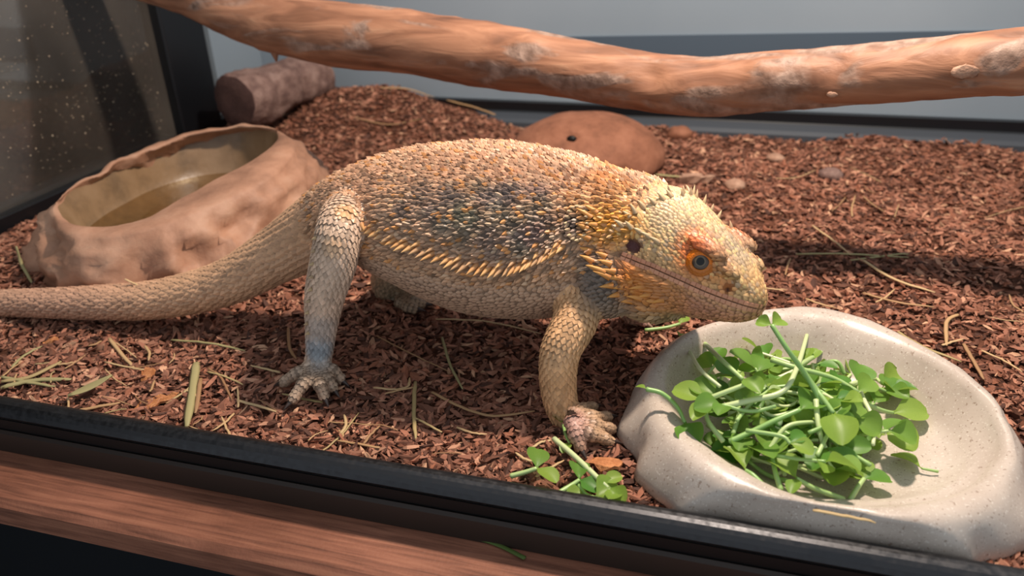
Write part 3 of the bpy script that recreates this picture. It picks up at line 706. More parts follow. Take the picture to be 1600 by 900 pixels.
for nm, P, R, sh, ref in TUBES:
    if nm == 'trunk':
        for reg in ('tail', 'body'):
            m_ = P[:, 0] < -.226 if reg == 'tail' else P[:, 0] > -.232
            if reg == 'tail': pts, dirs = lattice_from_tube(nm, P[m_], R[m_], None, ref, .0040, .0040)
            else: pts, dirs = lattice_from_tube(nm, P[m_], R[m_], None, ref, .0026, .0024)
            p_, n_, d_ = snap(pts+rng.normal(size=pts.shape)*(.0002 if reg == 'tail' else .0005), dirs, .007 if reg == 'body' else .004)
            d_ = -d_
            vis = np.ones(len(p_), bool)
            L = hl(p_); vis &= ~((L[:, 0] > -5.4))
            p_, n_, d_ = p_[vis], n_[vis], d_[vis]; n = len(p_)
            x = p_[:, 0]; zc = np.interp(x, sp[:, 0], sp[:, 2]); hh = np.interp(x, sp[:, 0], sp[:, 4]); u = (p_[:, 2]-zc)/hh
            c = base_color(p_, 'trunk')
            if reg == 'tail':
                sc_ = np.interp(x, [-.5, -.35, -.24], [.0034, .0042, .0050])
                put('k', p_, d_, n_, sc_*1.1, .75, c*speckle(n, .10)*1.02, .95)
            else:
                bel = u < -.20
                put('k', p_[bel], d_[bel], n_[bel], .0029, .6, c[bel]*speckle(bel.sum(), .08), 1.05)
                t = ~bel; k = t.sum(); dz = rng.random(k)
                ori = d_[t]+rng.normal(size=(k, 3))*.22+np.array([0, 0, -.25])
                cc = c[t]*speckle(k, .2); org = (rng.random(k) < .10)[:, None]; cc = np.where(org, s2l((206, 146, 92))*speckle(k, .1), cc); wht = (rng.random(k) < .10)[:, None]; cc = np.where(wht, cc*.45+s2l((216, 186, 154))*.55, cc)
                drk = (rng.random(k) < .06)[:, None]; cc = np.where(drk, cc*.5, cc)
                put('k', p_[t], ori, n_[t], .0034*(.85+.4*rng.random(k)), 1.0+1.3*dz**2, cc, .66)
    elif nm.startswith('toe'):
        pts, dirs = lattice_from_tube(nm, P, R, None, ref, .0022, .0022); p_, n_, d_ = snap(pts, dirs, .002)
        if len(p_): put('k', p_, d_, n_, .0026, .5, base_color(p_, nm)*speckle(len(p_), .1), 1.1)
    else:
        st = .0030 if 'near' in nm else .0034
        pts, dirs = lattice_from_tube(nm, P[4:], R[4:], None, ref, st, st*.72); p_, n_, d_ = snap(pts, dirs, .0045)
        if len(p_):
            sz = .0038 if 'fore' in nm else .0036
            put('k', p_, d_, n_, sz*(.9+.25*rng.random(len(p_))), .8, base_color(p_, nm)*speckle(len(p_), .12), .95)
# head scales on rings of the loft
hp, hd = [], []; pos = 0
for i in range(1, nh-1):
    if i % 2 == 0 and i > 50: pass
xs = np.arange(-6.3, -.05, .145)
for row, x in enumerate(xs):
    par = [np.interp(x, hc[:, 0], hc[:, k]) for k in (1, 2, 3)]; ring_ = head_ring(x, *par); dl = np.linalg.norm(np.diff(np.vstack([ring_, ring_[:1]]), axis=0), axis=1); s = np.concatenate([[0], np.cumsum(dl)])
    n = max(6, int(s[-1]/.155)); q = (np.arange(n)+(row % 2)*.5)/n*s[-1]; rr_ = np.vstack([ring_, ring_[:1]])
    hp.append(np.stack([np.interp(q, s, rr_[:, k]) for k in range(3)], -1)); hd.append(np.repeat(np.array([[-1., 0, .15]]), n, 0))
hp = np.vstack(hp); hd = np.vstack(hd); hp += rng.normal(size=hp.shape)*.025
p_, n_, d_ = snap(hw(hp), hd@HR.T, .009); L = hl(p_)
ok = np.ones(len(p_), bool)
for e in EYES: ok &= np.linalg.norm(p_-e, axis=1) > .0064
for e in NOSE: ok &= np.linalg.norm(p_-e, axis=1) > .0022
for e in EARS: ok &= np.linalg.norm((p_-e)-np.outer((p_-e)@earax, earax)*.35, axis=1) > .0038
ok &= mind(p_, MOALL) > .0022
p_, n_, d_, L = p_[ok], n_[ok], d_[ok], L[ok]; n = len(p_); c = base_color(p_, 'head')*speckle(n, .13)
yel = (rng.random(n) < .22)[:, None] & (L[:, 2:] > .6); c = np.where(yel, c*.5+s2l((236, 206, 140))*.5, c)
gry = (rng.random(n) < .18)[:, None] & (L[:, 2:] > .6); c = np.where(gry, c*.5+s2l((170, 152, 132))*.5, c)
beard = (L[:, 2] < -.25) & (L[:, 0] < -3.0)
put('k', p_[~beard], d_[~beard]+rng.normal(size=(int((~beard).sum()), 3))*.2, n_[~beard], .0024*(.85+.4*rng.random(int((~beard).sum()))), .62, c[~beard], .95)
bn_ = int(beard.sum())
put('k', p_[beard], d_[beard]*1.0+np.array([0, 0, -.35]), n_[beard], .0040*(.9+.5*rng.random(bn_)), 1.25, c[beard], .72)
# lip plates on both sides of the mouth line
for ML in (MO, MOm):
    seg = np.linalg.norm(np.diff(ML, axis=0), axis=1); s = np.concatenate([[0], np.cumsum(seg)])
    for offz, pc_ in ((.0013, (204, 140, 108)), (-.0013, (204, 144, 112))):
        q = np.arange(.002, s[-1], .0026); pp_ = np.stack([np.interp(q, s, ML[:, k]) for k in range(3)], -1); tt = nrm(np.gradient(pp_, axis=0))
        upv = HR[:, 2]; pp2 = []; nn2 = []
        for a, t_ in zip(pp_, tt):
            h = near(a); side = np.cross(t_, h[1]); side = side*np.sign(side@upv); h2 = near(a+side*offz); pp2.append(h2[0]); nn2.append(h2[1])
        pp2 = np.array(pp2); nn2 = np.array(nn2)
        put('p', pp2, -tt, nn2, .0026, .5, np.repeat(s2l(pc_)[None], len(pp2), 0)*speckle(len(pp2), .09), .95)
# cover what the rows missed (joints, throat, brows)
cell = .0022; grid = {}
def gkey(p): return (int(p[0]//cell), int(p[1]//cell), int(p[2]//cell))
for kind, c0 in (('k', .05), ('p', 0)):
    nt_ = len(SC_V)
    for blk in sc_store[kind][0]:
        for p in blk.reshape(-1, nt_, 3).mean(1): grid.setdefault(gkey(p), []).append(p)
def free(p, r):
    a = gkey(p)
    for i in (-1, 0, 1):
        for j in (-1, 0, 1):
            for k in (-1, 0, 1):
                for q in grid.get((a[0]+i, a[1]+j, a[2]+k), ()):
                    if (p[0]-q[0])**2+(p[1]-q[1])**2+(p[2]-q[2])**2 < r*r: return False
    return True
toeids = [k for k, q in enumerate(names) if q.startswith('toe')]
cand = np.nonzero(~np.isin(pid, toeids))[0]
dd = np.full(nvb, 9.)
for e in EYES: dd = np.minimum(dd, np.linalg.norm(BV-e, axis=1)-.0066)
for e in NOSE: dd = np.minimum(dd, np.linalg.norm(BV-e, axis=1)-.0020)
for e in EARS: dd = np.minimum(dd, np.linalg.norm((BV-e)-np.outer((BV-e)@earax, earax)*.35, axis=1)-.0038)
dd = np.minimum(dd, dm-.0018); cand = cand[dd[cand] > 0]; rng.shuffle(cand); pick = []
for i in cand:
    p = BV[i]
    if free(p, .00205): pick.append(i); grid.setdefault(gkey(p), []).append(p)
pick = np.array(pick); print('filled', len(pick))
for nm in set(names):
    ids = [k for k, q in enumerate(names) if q == nm]; q = pick[np.isin(pid[pick], ids)]
    if not len(q): continue
    dv = np.repeat(-HR[:, 0][None], len(q), 0) if nm == 'head' else (np.repeat(np.array([[-1., 0, -.2]]), len(q), 0) if nm == 'trunk' else np.repeat(np.array([[-.1, 0, -1.]]), len(q), 0))
    put('k', BV[q], dv+rng.normal(size=(len(q), 3))*.2, BN[q], .0030, .7, base_color(BV[q], nm)*speckle(len(q), .1), .85)
for kind, TF in (('k', SC_F), ('p', PL_F)):
    V = np.vstack(sc_store[kind][0]); c = np.vstack(sc_store[kind][1]); nt_ = len(SC_V); k = len(V)//nt_
    Fx = (TF[None]+(np.arange(k)*nt_)[:, None, None]).reshape(-1)
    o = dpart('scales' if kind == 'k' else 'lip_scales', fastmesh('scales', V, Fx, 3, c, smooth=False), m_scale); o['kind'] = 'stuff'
    print('scales', kind, k)

# ---- spines, each one a part
def spike_mesh(name, c0, c1, bend=.25):
    n, seg = 5, 7; V = []; col = []
    for i in range(n):
        t = i/(n-1); r = .5*(1-t)**.85+.004
        for j in range(seg):
            a = 2*pi*j/seg; V.append((r*cos(a)*.9, r*sin(a)*.9, t*1.0)); V[-1] = (V[-1][0]+bend*t*t, V[-1][1], V[-1][2]); col.append(s2l(c0)*(1-t)+s2l(c1)*t)
    F = [(i*seg+j, i*seg+(j+1) % seg, (i+1)*seg+(j+1) % seg, (i+1)*seg+j) for i in range(n-1) for j in range(seg)]+[tuple(range((n-1)*seg, n*seg))]
    me = mesh(name, V, F, np.array(col)); me.materials.append(m_scale); return me
sm_flank = [spike_mesh('spine', (176, 122, 80), (232, 176, 112)), spike_mesh('spine', (190, 134, 84), (236, 188, 128)), spike_mesh('spine', (160, 118, 88), (216, 172, 124))]
sm_head = [spike_mesh('spine', (170, 140, 104), (222, 196, 152)), spike_mesh('spine', (150, 124, 96), (206, 178, 140))]
sm_beard = [spike_mesh('spine', (190, 120, 56), (232, 170, 92)), spike_mesh('spine', (198, 124, 80), (236, 182, 130))]
NSP = 0
def spine_at(p, n, d, length, width, ms):
    """spine at p standing out along d (mixed with normal n)"""
    global NSP
    z = nrm(d); x = nrm(np.cross(np.cross(z, np.array([-.6, 0, -.4])+1e-4), z)); y = np.cross(z, x)
    o = bpy.data.objects.new('spine', ms[NSP % len(ms)]); COL.objects.link(o); o.parent = DRG; NSP += 1
    q = p-z*length*.12
    o.matrix_local = Matrix.Translation(OFF) @ Matrix(((x[0]*width, y[0]*width, z[0]*length, q[0]), (x[1]*width, y[1]*width, z[1]*length, q[1]), (x[2]*width, y[2]*width, z[2]*length, q[2]), (0, 0, 0, 1)))
back_h = -HR[:, 0]
# flank fringe (near side from pixels, far side mirrored)
fr = catmull(np.array([(566, 352, 0), (590, 366, 0), (620, 378, 0), (655, 388, 0), (690, 401, 0), (725, 412, 0), (760, 419, 0), (795, 419, 0), (825, 412, 0), (852, 400, 0), (876, 386, 0)], float), 34)
for i, (x, y, _) in enumerate(fr):
    for k, (dy, sc_) in enumerate(((0, 1.), (-9, .75))):
        if k and i % 2: continue
        h = hit(x+rng.normal()*1.5, y+dy)
        if h is None: continue
        p, n = h; d = n*.9+np.array([-.42, -.2, -.30]); ln = (.0062+.0026*sin(pi*i/33))*sc_*(.85+.3*rng.random())
        if i < 6: ln *= .7
        spine_at(p, n, d, ln, .0044*sc_, sm_flank)
        if k == 0 and i % 2 == 0:
            pm = mirror(p); q, nn = near(pm); spine_at(q, nn, nn*.75+np.array([-.55, .2, -.3]), ln, .0034, sm_flank)
# head spines
def hs(x, y, ln, wd, d, ms, mir=True):
    h = hit(x, y)
    if h is None: return
    p, n = h; spine_at(p, n, n*.7+d, ln, wd, ms)
    if mir:
        q, nn = near(mirror(p)); dl = hl(HO+d*.01*HS); dm_ = (np.array([dl[0], -dl[1], dl[2]]))@HR.T; spine_at(q, nn, nn*.7+dm_, ln, wd, ms)
for (x, y) in [(921, 338), (930, 331), (916, 356), (919, 372), (922, 392), (924, 407), (932, 420), (942, 424), (950, 432)]:
    hs(x, y, .0078*(.8+.4*rng.random()), .0042, back_h*1.0, sm_beard)
for (x, y) in [(930, 352), (935, 366), (938, 380), (945, 400), (952, 412), (958, 424), (966, 434), (955, 446), (970, 448), (985, 440), (978, 458), (992, 455), (1004, 448), (965, 460), (1000, 466), (1014, 460), (1022, 470), (985, 470), (1035, 468)]:
    hs(x, y, .0066*(.8+.4*rng.random()), .0042, back_h*.9+np.array([0, 0, -.25]), sm_beard)
for (x, y) in [(972, 352), (982, 337), (992, 331), (1006, 324), (1022, 317), (1036, 311), (1048, 306), (985, 355), (1000, 362), (1014, 370), (1028, 378)]:
    hs(x, y, .0050*(.8+.4*rng.random()), .0036, back_h*.8+np.array([0, 0, .3]), sm_head)
for lx, ly, lz in [(-4.9, .1, 2.7), (-4.7, .35, 2.65), (-4.55, .6, 2.6), (-4.75, -.2, 2.65), (-4.2, .75, 2.5), (-3.8, .9, 2.4), (-4.9, .9, 2.5), (-5.1, -.6, 2.6), (-3.4, 1.0, 2.3), (-3.0, 1.15, 2.2)]:
    q, nn = near(hw((lx, ly, lz))); spine_at(q, nn, nn*.9+back_h*.3, .0046*(.8+.5*rng.random()), .0028, sm_head)
# little upright points on neck patch rim and along the leg edges
for i in range(16):
    a = 2*pi*i/16; hs(903+17*cos(a), 349+26*sin(a), .0032, .0028, np.array([-.4, -.2, .1]), sm_head, False)
for (x, y) in [(491, 372), (489, 392), (487, 412), (486, 432), (484, 452), (481, 470), (479, 488), (478, 505), (480, 520)]:
    h = hit(x+3, y)
    if h is not None: spine_at(h[0], h[1], h[1]*.6+np.array([-.8, 0, -.3]), .0032, .003, sm_head)
# claws
def claw_mesh():
    n, seg = 6, 8; V = []; 
    for i in range(n):
        t = i/(n-1); r = (1-t)**.8+.03
        for j in range(seg):
            a = 2*pi*j/seg; V.append((r*cos(a), r*sin(a)-.9*t*t, t))
    F = [(i*seg+j, i*seg+(j+1) % seg, (i+1)*seg+(j+1) % seg, (i+1)*seg+j) for i in range(n-1) for j in range(seg)]+[tuple(range((n-1)*seg, n*seg))]
    return mesh('claw', V, F)
cm = claw_mesh(); cm.materials.append(m_claw); cmp_ = claw_mesh(); cmp_.materials.append(m_clawp)
for p, d, ln, r, pale in CLAWS:
    z = nrm(d*np.array([1, 1, .1])); x = nrm(np.cross(np.array([0, 0, 1.]), z)); y = np.cross(z, x)
    o = bpy.data.objects.new('claw', cmp_ if pale else cm); COL.objects.link(o); o.parent = DRG
    q = np.array([p[0], p[1], max(p[2], .0025)])
    o.matrix_local = Matrix.Translation(OFF) @ Matrix(((x[0]*r, y[0]*r, z[0]*ln, q[0]), (x[1]*r, y[1]*r, z[1]*ln, q[1]), (x[2]*r, y[2]*r, z[2]*ln, q[2]), (0, 0, 0, 1)))
# ---- eyes
def make_eye(c, n, sgn):
    g = nrm(nrm(n)*.55+nrm(CAM-c)*.45) if sgn < 0 else nrm(n)
    x = nrm(np.cross(np.array([0, 0, 1.]), g)); y = np.cross(g, x); r = .0068; cc = c-g*.0030
    V = []; col = []; seg = 40; rings_ = 30
    for i in range(rings_+1):
        a = pi*.62*i/rings_
        for j in range(seg):
            b = 2*pi*j/seg; V.append(cc+r*(g*cos(a)+x*sin(a)*cos(b)+y*sin(a)*sin(b)))
            ad = math.degrees(a)
            if ad < 16: k = s2l((8, 8, 10))
            elif ad < 19: k = s2l((120, 104, 82))
            elif ad < 32: k = s2l((86, 72, 62))
            elif ad < 37: k = s2l((48, 38, 32))
            else: k = s2l((196, 116, 40))
            col.append(k)
    F = [(i*seg+j, (i+1)*seg+j, (i+1)*seg+(j+1) % seg, i*seg+(j+1) % seg) for i in range(rings_) for j in range(seg)]
    eo = dpart('eye', mesh('eye', V, F, np.array(col)), m_eye)
    # lids: upper and lower skin folds hugging the ball
    for nm, b0, b1, col0, a0, a1 in (('upper_eyelid', -10, 205, (230, 122, 28), 38, 80), ('lower_eyelid', 200, 355, (200, 116, 50), 38, 80)):
        V = []; na, nb_ = 12, 36; col = []
        for i in range(na):
            for j in range(nb_):
                u = j/(nb_-1); b = radians(b0+(b1-b0)*u); t = i/(na-1)
                cov = (1-.34*sin(pi*u)) if nm == 'upper_eyelid' else 1
                a = radians(a0*cov+(a1-a0*cov)*t); rr2 = r*(1.035+.10*sin(pi*t)**.6+.03*sin(t*14)*sin(pi*t))
                if i == 0: rr2 = r*.99
                V.append(cc+rr2*(g*cos(a)+x*sin(a)*cos(b)+y*sin(a)*sin(b))); col.append(s2l(col0)*(1-.12*t)*(1-.25*abs(sin(t*9))*.6))
        F = [(i*nb_+j, (i+1)*nb_+j, (i+1)*nb_+j+1, i*nb_+j+1) for i in range(na-1) for j in range(nb_-1)]
        me = mesh(nm, V, F, np.array(col)); dpart(nm, me, m_lid, eo)
make_eye(EYE, EYEN, -1)
qm, nm_ = near(mirror(EYE)); make_eye(qm, nm_, 1)

# ------------------------------------------------------------------ bark chips
def inside_fb(x, y):
    a = np.arctan2(y-fc[1], x-fc[0]) % (2*pi); return np.hypot(x-fc[0], y-fc[1]) < np.interp(a, np.append(FB_TH, 2*pi), np.append(FB_R, FB_R[0]))-.004
def inside_wb(x, y):
    a = np.arctan2(y-wc[1], x-wc[0]) % (2*pi); return np.hypot(x-wc[0], y-wc[1]) < np.interp(a, np.append(th2, 2*pi), np.append(bb2, bb2[0]))-.006
def chips():
    n = 60000; x = rng.uniform(XL+.012, .34, n); y = YF+.003+(YB-.03-YF)*rng.random(n)**1.35
    ok = ~inside_fb(x, y) & ~inside_wb(x, y) & (x < .16+(y-.27)*.35) & ((x-dome_c[0])**2/.075**2+(y-dome_c[1])**2/.057**2 > 1)
    x, y = x[ok], y[ok]; n = len(x); z = ground_z(x, y)+rng.uniform(-.0005, .0028, n)
    big = rng.random(n)
    L = .0045+.007*big**2.2; Wd = L*(.22+.25*rng.random(n)); Th = .0008+.0010*rng.random(n)
    yaw = rng.uniform(0, 2*pi, n); pit = rng.normal(0, .28, n); rol = rng.normal(0, .5, n); curl = rng.uniform(-.35, .35, n)*L; lift = rng.uniform(-.05, .28, n)*L
    st = np.array([-.5, -.18, .18, .5]); wd = np.array([.35, 1., .9, .2])
    # cross-section triangle
    cs = np.array([(-.5, 0.), (.5, .0), (.05, 1.)])
    U = np.repeat(st, 3); W_ = np.repeat(wd, 3); cy = np.tile(cs[:, 0], 4); cz = np.tile(cs[:, 1], 4); bendf = 4*U**2
    lx = U[None]*L[:, None]; ly = (cy*W_)[None]*Wd[:, None]+bendf[None]*curl[:, None]*.6; lz = (cz*W_)[None]*Th[:, None]+bendf[None]*lift[:, None]*.5
    ly += (rng.normal(size=(n, 12))*.10)*Wd[:, None]
    # roll, pitch, yaw
    cr, sr = np.cos(rol)[:, None], np.sin(rol)[:, None]; ly, lz = ly*cr-lz*sr, ly*sr+lz*cr
    cp, sp_ = np.cos(pit)[:, None], np.sin(pit)[:, None]; lx, lz = lx*cp-lz*sp_, lx*sp_+lz*cp
    cy_, sy = np.cos(yaw)[:, None], np.sin(yaw)[:, None]; lx, ly = lx*cy_-ly*sy, lx*sy+ly*cy_
    V = np.stack([lx+x[:, None], np.maximum(ly+y[:, None], YF+.0005), lz+z[:, None]], -1).reshape(-1, 3)
    t = []
    for i in range(3):
        for j in range(3):
            a, b = i*3+j, i*3+(j+1) % 3; t += [(a, b, b+3), (a, b+3, a+3)]
    t += [(0, 2, 1), (9, 10, 11)]
    Fx = (np.array(t)[None]+(np.arange(n)*12)[:, None, None]).reshape(-1)
    pal = s2l(np.array([(104, 68, 54), (132, 88, 70), (150, 100, 80), (166, 116, 94), (184, 136, 110), (84, 56, 46), (146, 94, 72), (194, 150, 120)]))
    pr = np.array([.15, .2, .2, .15, .07, .1, .1, .03]); c = pal[rng.choice(8, n, p=pr)]*np.clip(1+.12*rng.normal(size=(n, 1)), .6, 1.4)
    o = obj('bark_chips', fastmesh('bark_chips', V, Fx, 3, np.repeat(c, 12, 0), smooth=False), m_chip)
    tag(o, 'loose reddish brown bark chips covering the terrarium floor', 'bark chips', kind='stuff')
chips()

# larger wood chips and pebbles
def flake(px, py, ln, wd, ang, label, m=m_cork, th_=.0016, lift=.002):
    p = G(px, py, .001); gz = float(ground_z(p[0], p[1])); n = 14; V = []
    for s_ in (0, 1):
        for i in range(n):
            a = 2*pi*i/n; r = 1+.16*sin(3*a+ln*900)+.10*rng.normal(); x = ln/2*np.sign(cos(a))*abs(cos(a))**.8*r; y = wd/2*sin(a)*r
            V.append((x*cos(ang)-y*sin(ang), x*sin(ang)+y*cos(ang), (th_ if s_ else 0)+.10*x+.0012*sin(x*700)))
    F = [tuple(range(n))[::-1], tuple(range(n, 2*n))]+[(i, (i+1) % n, n+(i+1) % n, n+i) for i in range(n)]
    o = obj('wood_chip', mesh('wood_chip', V, F, smooth=False), m); o.location = (p[0], p[1], gz+lift); tag(o, label, 'wood chip', 'large wood chips on the bark'); return o
flake(240, 624, .024, .010, .75, 'large frayed orange wood chip near the black rail')
flake(228, 577, .014, .007, 2.0, 'orange wood chip beside the dried leaf')
flake(948, 728, .014, .009, .1, 'flat tan wood chip beside the base of the food bowl', lift=.003)
flake(78, 527, .009, .007, .4, 'small curled brown chip in front of the tail')
flake(1085, 278, .030, .014, -.3, 'flat pinkish chip of rock beyond the neck spines', m_pebble, .006)
for px, py, r_, lab in ((1149, 291, .0075, 'small rounded tan pebble beyond the lizard head'), (1062, 213, .011, 'dark red brown pebble near the back rail'), (1297, 274, .009, 'grey brown pebble lying in the bark beyond the branch shadow'), (1212, 244, .007, 'small pinkish pebble in front of the back rail')):
    p = G(px, py, .003); lump('pebble', (p[0], p[1], float(ground_z(p[0], p[1]))+r_*.45), (r_*1.25, r_, r_*.75), m_dome if px == 1062 else (m_log if px == 1297 else m_pebble), .15, 1.5, lab, 'pebble', seed=px, sub=3)

# ------------------------------------------------------------------ straw
def straw(pts, w_=.0011, m=None, label=None, group=None, flat=.45, z0=.0045, zs=None, name='straw', cat='straw'):
    P = []
    for k, q in enumerate(pts):
        p = G(q[0], q[1], .004); z = float(ground_z(p[0], p[1]))+z0
        if len(q) > 2: p = G(q[0], q[1], q[2]); z = q[2]
        P.append((p[0], p[1], z))
    P = catmull(P, max(6, 4*len(P))) if len(P) > 2 else np.array([np.array(P[0])*(1-t)+np.array(P[1])*t for t in np.linspace(0, 1, 6)])
    P = P+rng.normal(size=P.shape)*np.array([.0001, .0001, .0001]); R = np.full(len(P), w_)*np.interp(np.linspace(0, 1, len(P)), [0, .1, .85, 1], [.8, 1, .9, .45])
    V, F = tube(P, np.stack([R, R*flat], 1), 6); me = mesh(name, V, F); c = P[0].copy(); place(me, c)
    o = obj(name, me, m or m_straw); o.location = c; tag(o, label, cat, group); return o
SG = 'straw pieces on the bark'
one = [([(265, 520), (325, 535), (383, 550)], 'long greenish straw lying in front of the tail', m_greenstraw, .0011),
       ([(306, 565), (300, 605), (290, 660)], 'broad pale green straw blade pointing at the black rail', m_greenstraw, .0026),
       ([(313, 590), (304, 640)], 'short tan straw beside the broad green blade', None, .0014),
       ([(648, 590), (646, 640), (649, 682)], 'upright looking straw between the legs near the rail', None, .0012),
       ([(674, 603), (720, 622), (770, 636), (835, 634)], 'long curved straw in front of the shaded belly', None, .0011),
       ([(584, 604), (615, 606), (636, 600), (640, 585)], 'bent straw beside the claws of the hind foot', None, .0009),
       ([(500, 700), (530, 675), (560, 640)], 'thin reddish straw near the rail below the hind foot', None, .0006),
       ([(690, 515), (702, 555), (722, 592)], 'straw in the shade under the belly', m_greenstraw, .0009),
       ([(590, 528), (650, 550), (700, 566)], 'dark thin straw crossing the shaded bark', None, .0006),
       ([(680, 489), (760, 494), (845, 512)], 'long thin straw under the chest', None, .0008),
       ([(370, 622), (400, 628), (430, 635)], 'straw touching the claws of the hind foot', None, .0011),
       ([(325, 575), (345, 590), (362, 622)], 'kinked straw beside the green blade', None, .0008),
       ([(450, 510), (452, 540), (462, 556)], 'curved yellow straw behind the hind foot', None, .0011),
       ([(168, 520), (188, 545), (206, 563)], 'straw leaning out from under the tail', None, .0013),
       ([(15, 565), (35, 545), (62, 532)], 'curved greenish straw near the tail tip', m_greenstraw, .0011),
       ([(0, 590), (45, 584), (95, 562)], 'pale straw in the bundle by the glass', None, .0018),
       ([(0, 600), (50, 590), (110, 590)], 'greenish straw in the bundle by the glass', m_greenstraw, .0022),
       ([(0, 582), (40, 592), (85, 600)], 'lower straw in the bundle by the glass', m_greenstraw, .0014),
       ([(120, 636), (150, 630), (185, 622)], 'tan straw against the black rail', None, .0014),
       ([(1245, 383), (1320, 392), (1420, 400)], 'long green straw at the edge of the branch shadow', m_greenstraw, .0012),
       ([(1330, 402), (1400, 396), (1420, 394)], 'short straw crossing the long green straw', m_greenstraw, .001),
       ([(1350, 405), (1395, 435), (1460, 460)], 'straw running out of the branch shadow', None, .0014),
       ([(1350, 448), (1400, 466), (1460, 480)], 'pale straw behind the food bowl rim', None, .0011),
       ([(1405, 508), (1440, 528), (1505, 552)], 'straw lying along the food bowl edge', None, .0013),
       ([(1508, 530), (1524, 552), (1542, 578)], 'short bright straw beside the food bowl', None, .0013),
       ([(1497, 492), (1480, 500), (1482, 530)], 'hooked yellow straw behind the food bowl', None, .0014),
       ([(1260, 462), (1285, 470), (1308, 474)], 'yellow straw just behind the food bowl rim', None, .0011),
       ([(1535, 540), (1570, 555), (1600, 572)], 'thin straw at the side of the food bowl', None, .0009),
       ([(1270, 350), (1300, 370), (1330, 395)], 'dim straw lying in the branch shadow', None, .001),
       ([(600, 187), (640, 183), (680, 178)], 'pale straw on the bark heap by the back panel', None, .0016),
       ([(560, 208), (610, 212), (660, 206)], 'straw below the heap by the back panel', None, .0012),
       ([(700, 176), (750, 180), (800, 186)], 'long flat straw by the back rail', None, .0018),
       ([(1025, 264), (1060, 267), (1090, 270)], 'green straw beside the terracotta dome', m_greenstraw, .0018),
       ([(1160, 500-62), (1200, 445), (1230, 447)], 'thin straw beyond the snout', None, .0008),
       ([(25, 385, .03), (35, 415, .016), (52, 445, .004)], 'straw leaning up beside the brown water bowl', m_greenstraw, .0013),
       ([(195, 436, .030), (215, 445, .026), (240, 455, .022)], 'pale straw resting on the side of the brown water bowl', None, .0009)]
for pts, lab, m_, w_ in one: straw(pts, w_, m_, lab, SG)
def on_bowl(px, py): return float(FB_Z)
straw([(1270, 797, .0215), (1320, 806, .0212), (1368, 816, .0205)], .0010, m_straw, 'pale straw lying on the front rim of the food bowl', SG)
p0 = [G(738, 838, ZP+.001), G(780, 852, ZP+.001), G(820, 872, ZP+.001)]
P = catmull(p0, 12); V, F = tube(P, np.stack([np.full(12, .0012), np.full(12, .0005)], 1), 6); me = mesh('grass_blade', V, F); place(me, P[0]); o = obj('grass_blade', me, m_darkgrass); o.location = P[0]; tag(o, 'dark green grass blade on the wooden board by the rail', 'grass blade')
# dried leaf
p = G(143, 608, .004); V = []; nL = 9
for i in range(nL):
    t = i/(nL-1); w_ = .0035*sin(pi*min(1, t*.93+.05))**.8
    for k in (-1, 0, 1): V.append(((t-.5)*.024, k*w_, .0012*abs(k)+.004*t*t))
F = [(i*3+k, i*3+k+1, (i+1)*3+k+1, (i+1)*3+k) for i in range(nL-1) for k in range(2)]
me = mesh('dried_leaf', V, F); o = obj('dried_leaf', me, m_greenstraw); o.location = (p[0], p[1], .0035); o.rotation_euler = (0, 0, radians(52)); tag(o, 'folded pale green dried leaf near the black rail', 'leaf')
md = o.modifiers.new('t', 'SOLIDIFY'); md.thickness = .0004
# scattered anonymous straw
k = 0
while k < 60:
    left = rng.random() < .6
    px, py = (rng.uniform(0, 560), rng.uniform(530, 690)) if left else ((rng.uniform(1220, 1600), rng.uniform(260, 560)) if rng.random() < .5 else (rng.uniform(520, 860), rng.uniform(590, 740)))
    p = G(px, py)
    if p[1] < YF+.008 or inside_fb(p[0], p[1]): continue
    a = rng.uniform(0, 2*pi); L = rng.uniform(12, 38); q = (px+L*cos(a), py+L*.5*sin(a)); r_ = (px-L*cos(a)+rng.normal()*4, py-L*.5*sin(a)+rng.normal()*2)
    if min(G(*q)[1], G(*r_)[1]) < YF+.005 or inside_fb(*G(*q)[:2]) or inside_fb(*G(*r_)[:2]): continue
    straw([q, (px+rng.normal()*2, py+rng.normal()*1), r_], rng.uniform(.0004, .0010), None, 'thin straw scrap in the bark between the tail and the black rail' if left else ('thin straw scrap in the bark beyond the food bowl' if px > 1100 else 'thin straw scrap in the bark between hind foot and front foot'), 'thin straw scraps in the bark'); k += 1

# ------------------------------------------------------------------ greens
def leaf_mesh(kind):
    nl, nw_ = 10, 7; V = []
    for i in range(nl):
        t = i/(nl-1)
        w_ = max(.05, sqrt(max(0., 1-((t-.58)/.44)**2))*(.44 if kind != 1 else .37)*min(1, .35+t*1.6))
        if i == 0: w_ = .05
        if i == nl-1: w_ = .12
        for j in range(nw_):
            u = j/(nw_-1)*2-1
            cup = [.30, .22, .45][kind]
            x = t; y = u*w_; z = cup*w_*u*u*1.3-.16*t*t+.05*sin(t*3)+(.02*sin(t*9+u*3) if kind == 2 else .01*sin(6*t+2*u))-.02*(1-abs(u))**4
            V.append((x, y, z))
    F = [(i*nw_+j, i*nw_+j+1, (i+1)*nw_+j+1, (i+1)*nw_+j) for i in range(nl-1) for j in range(nw_-1)]
    me = mesh('leaf', V, F); me.materials.append(m_leaf); return me
LEAF = [leaf_mesh(0), leaf_mesh(1), leaf_mesh(2)]
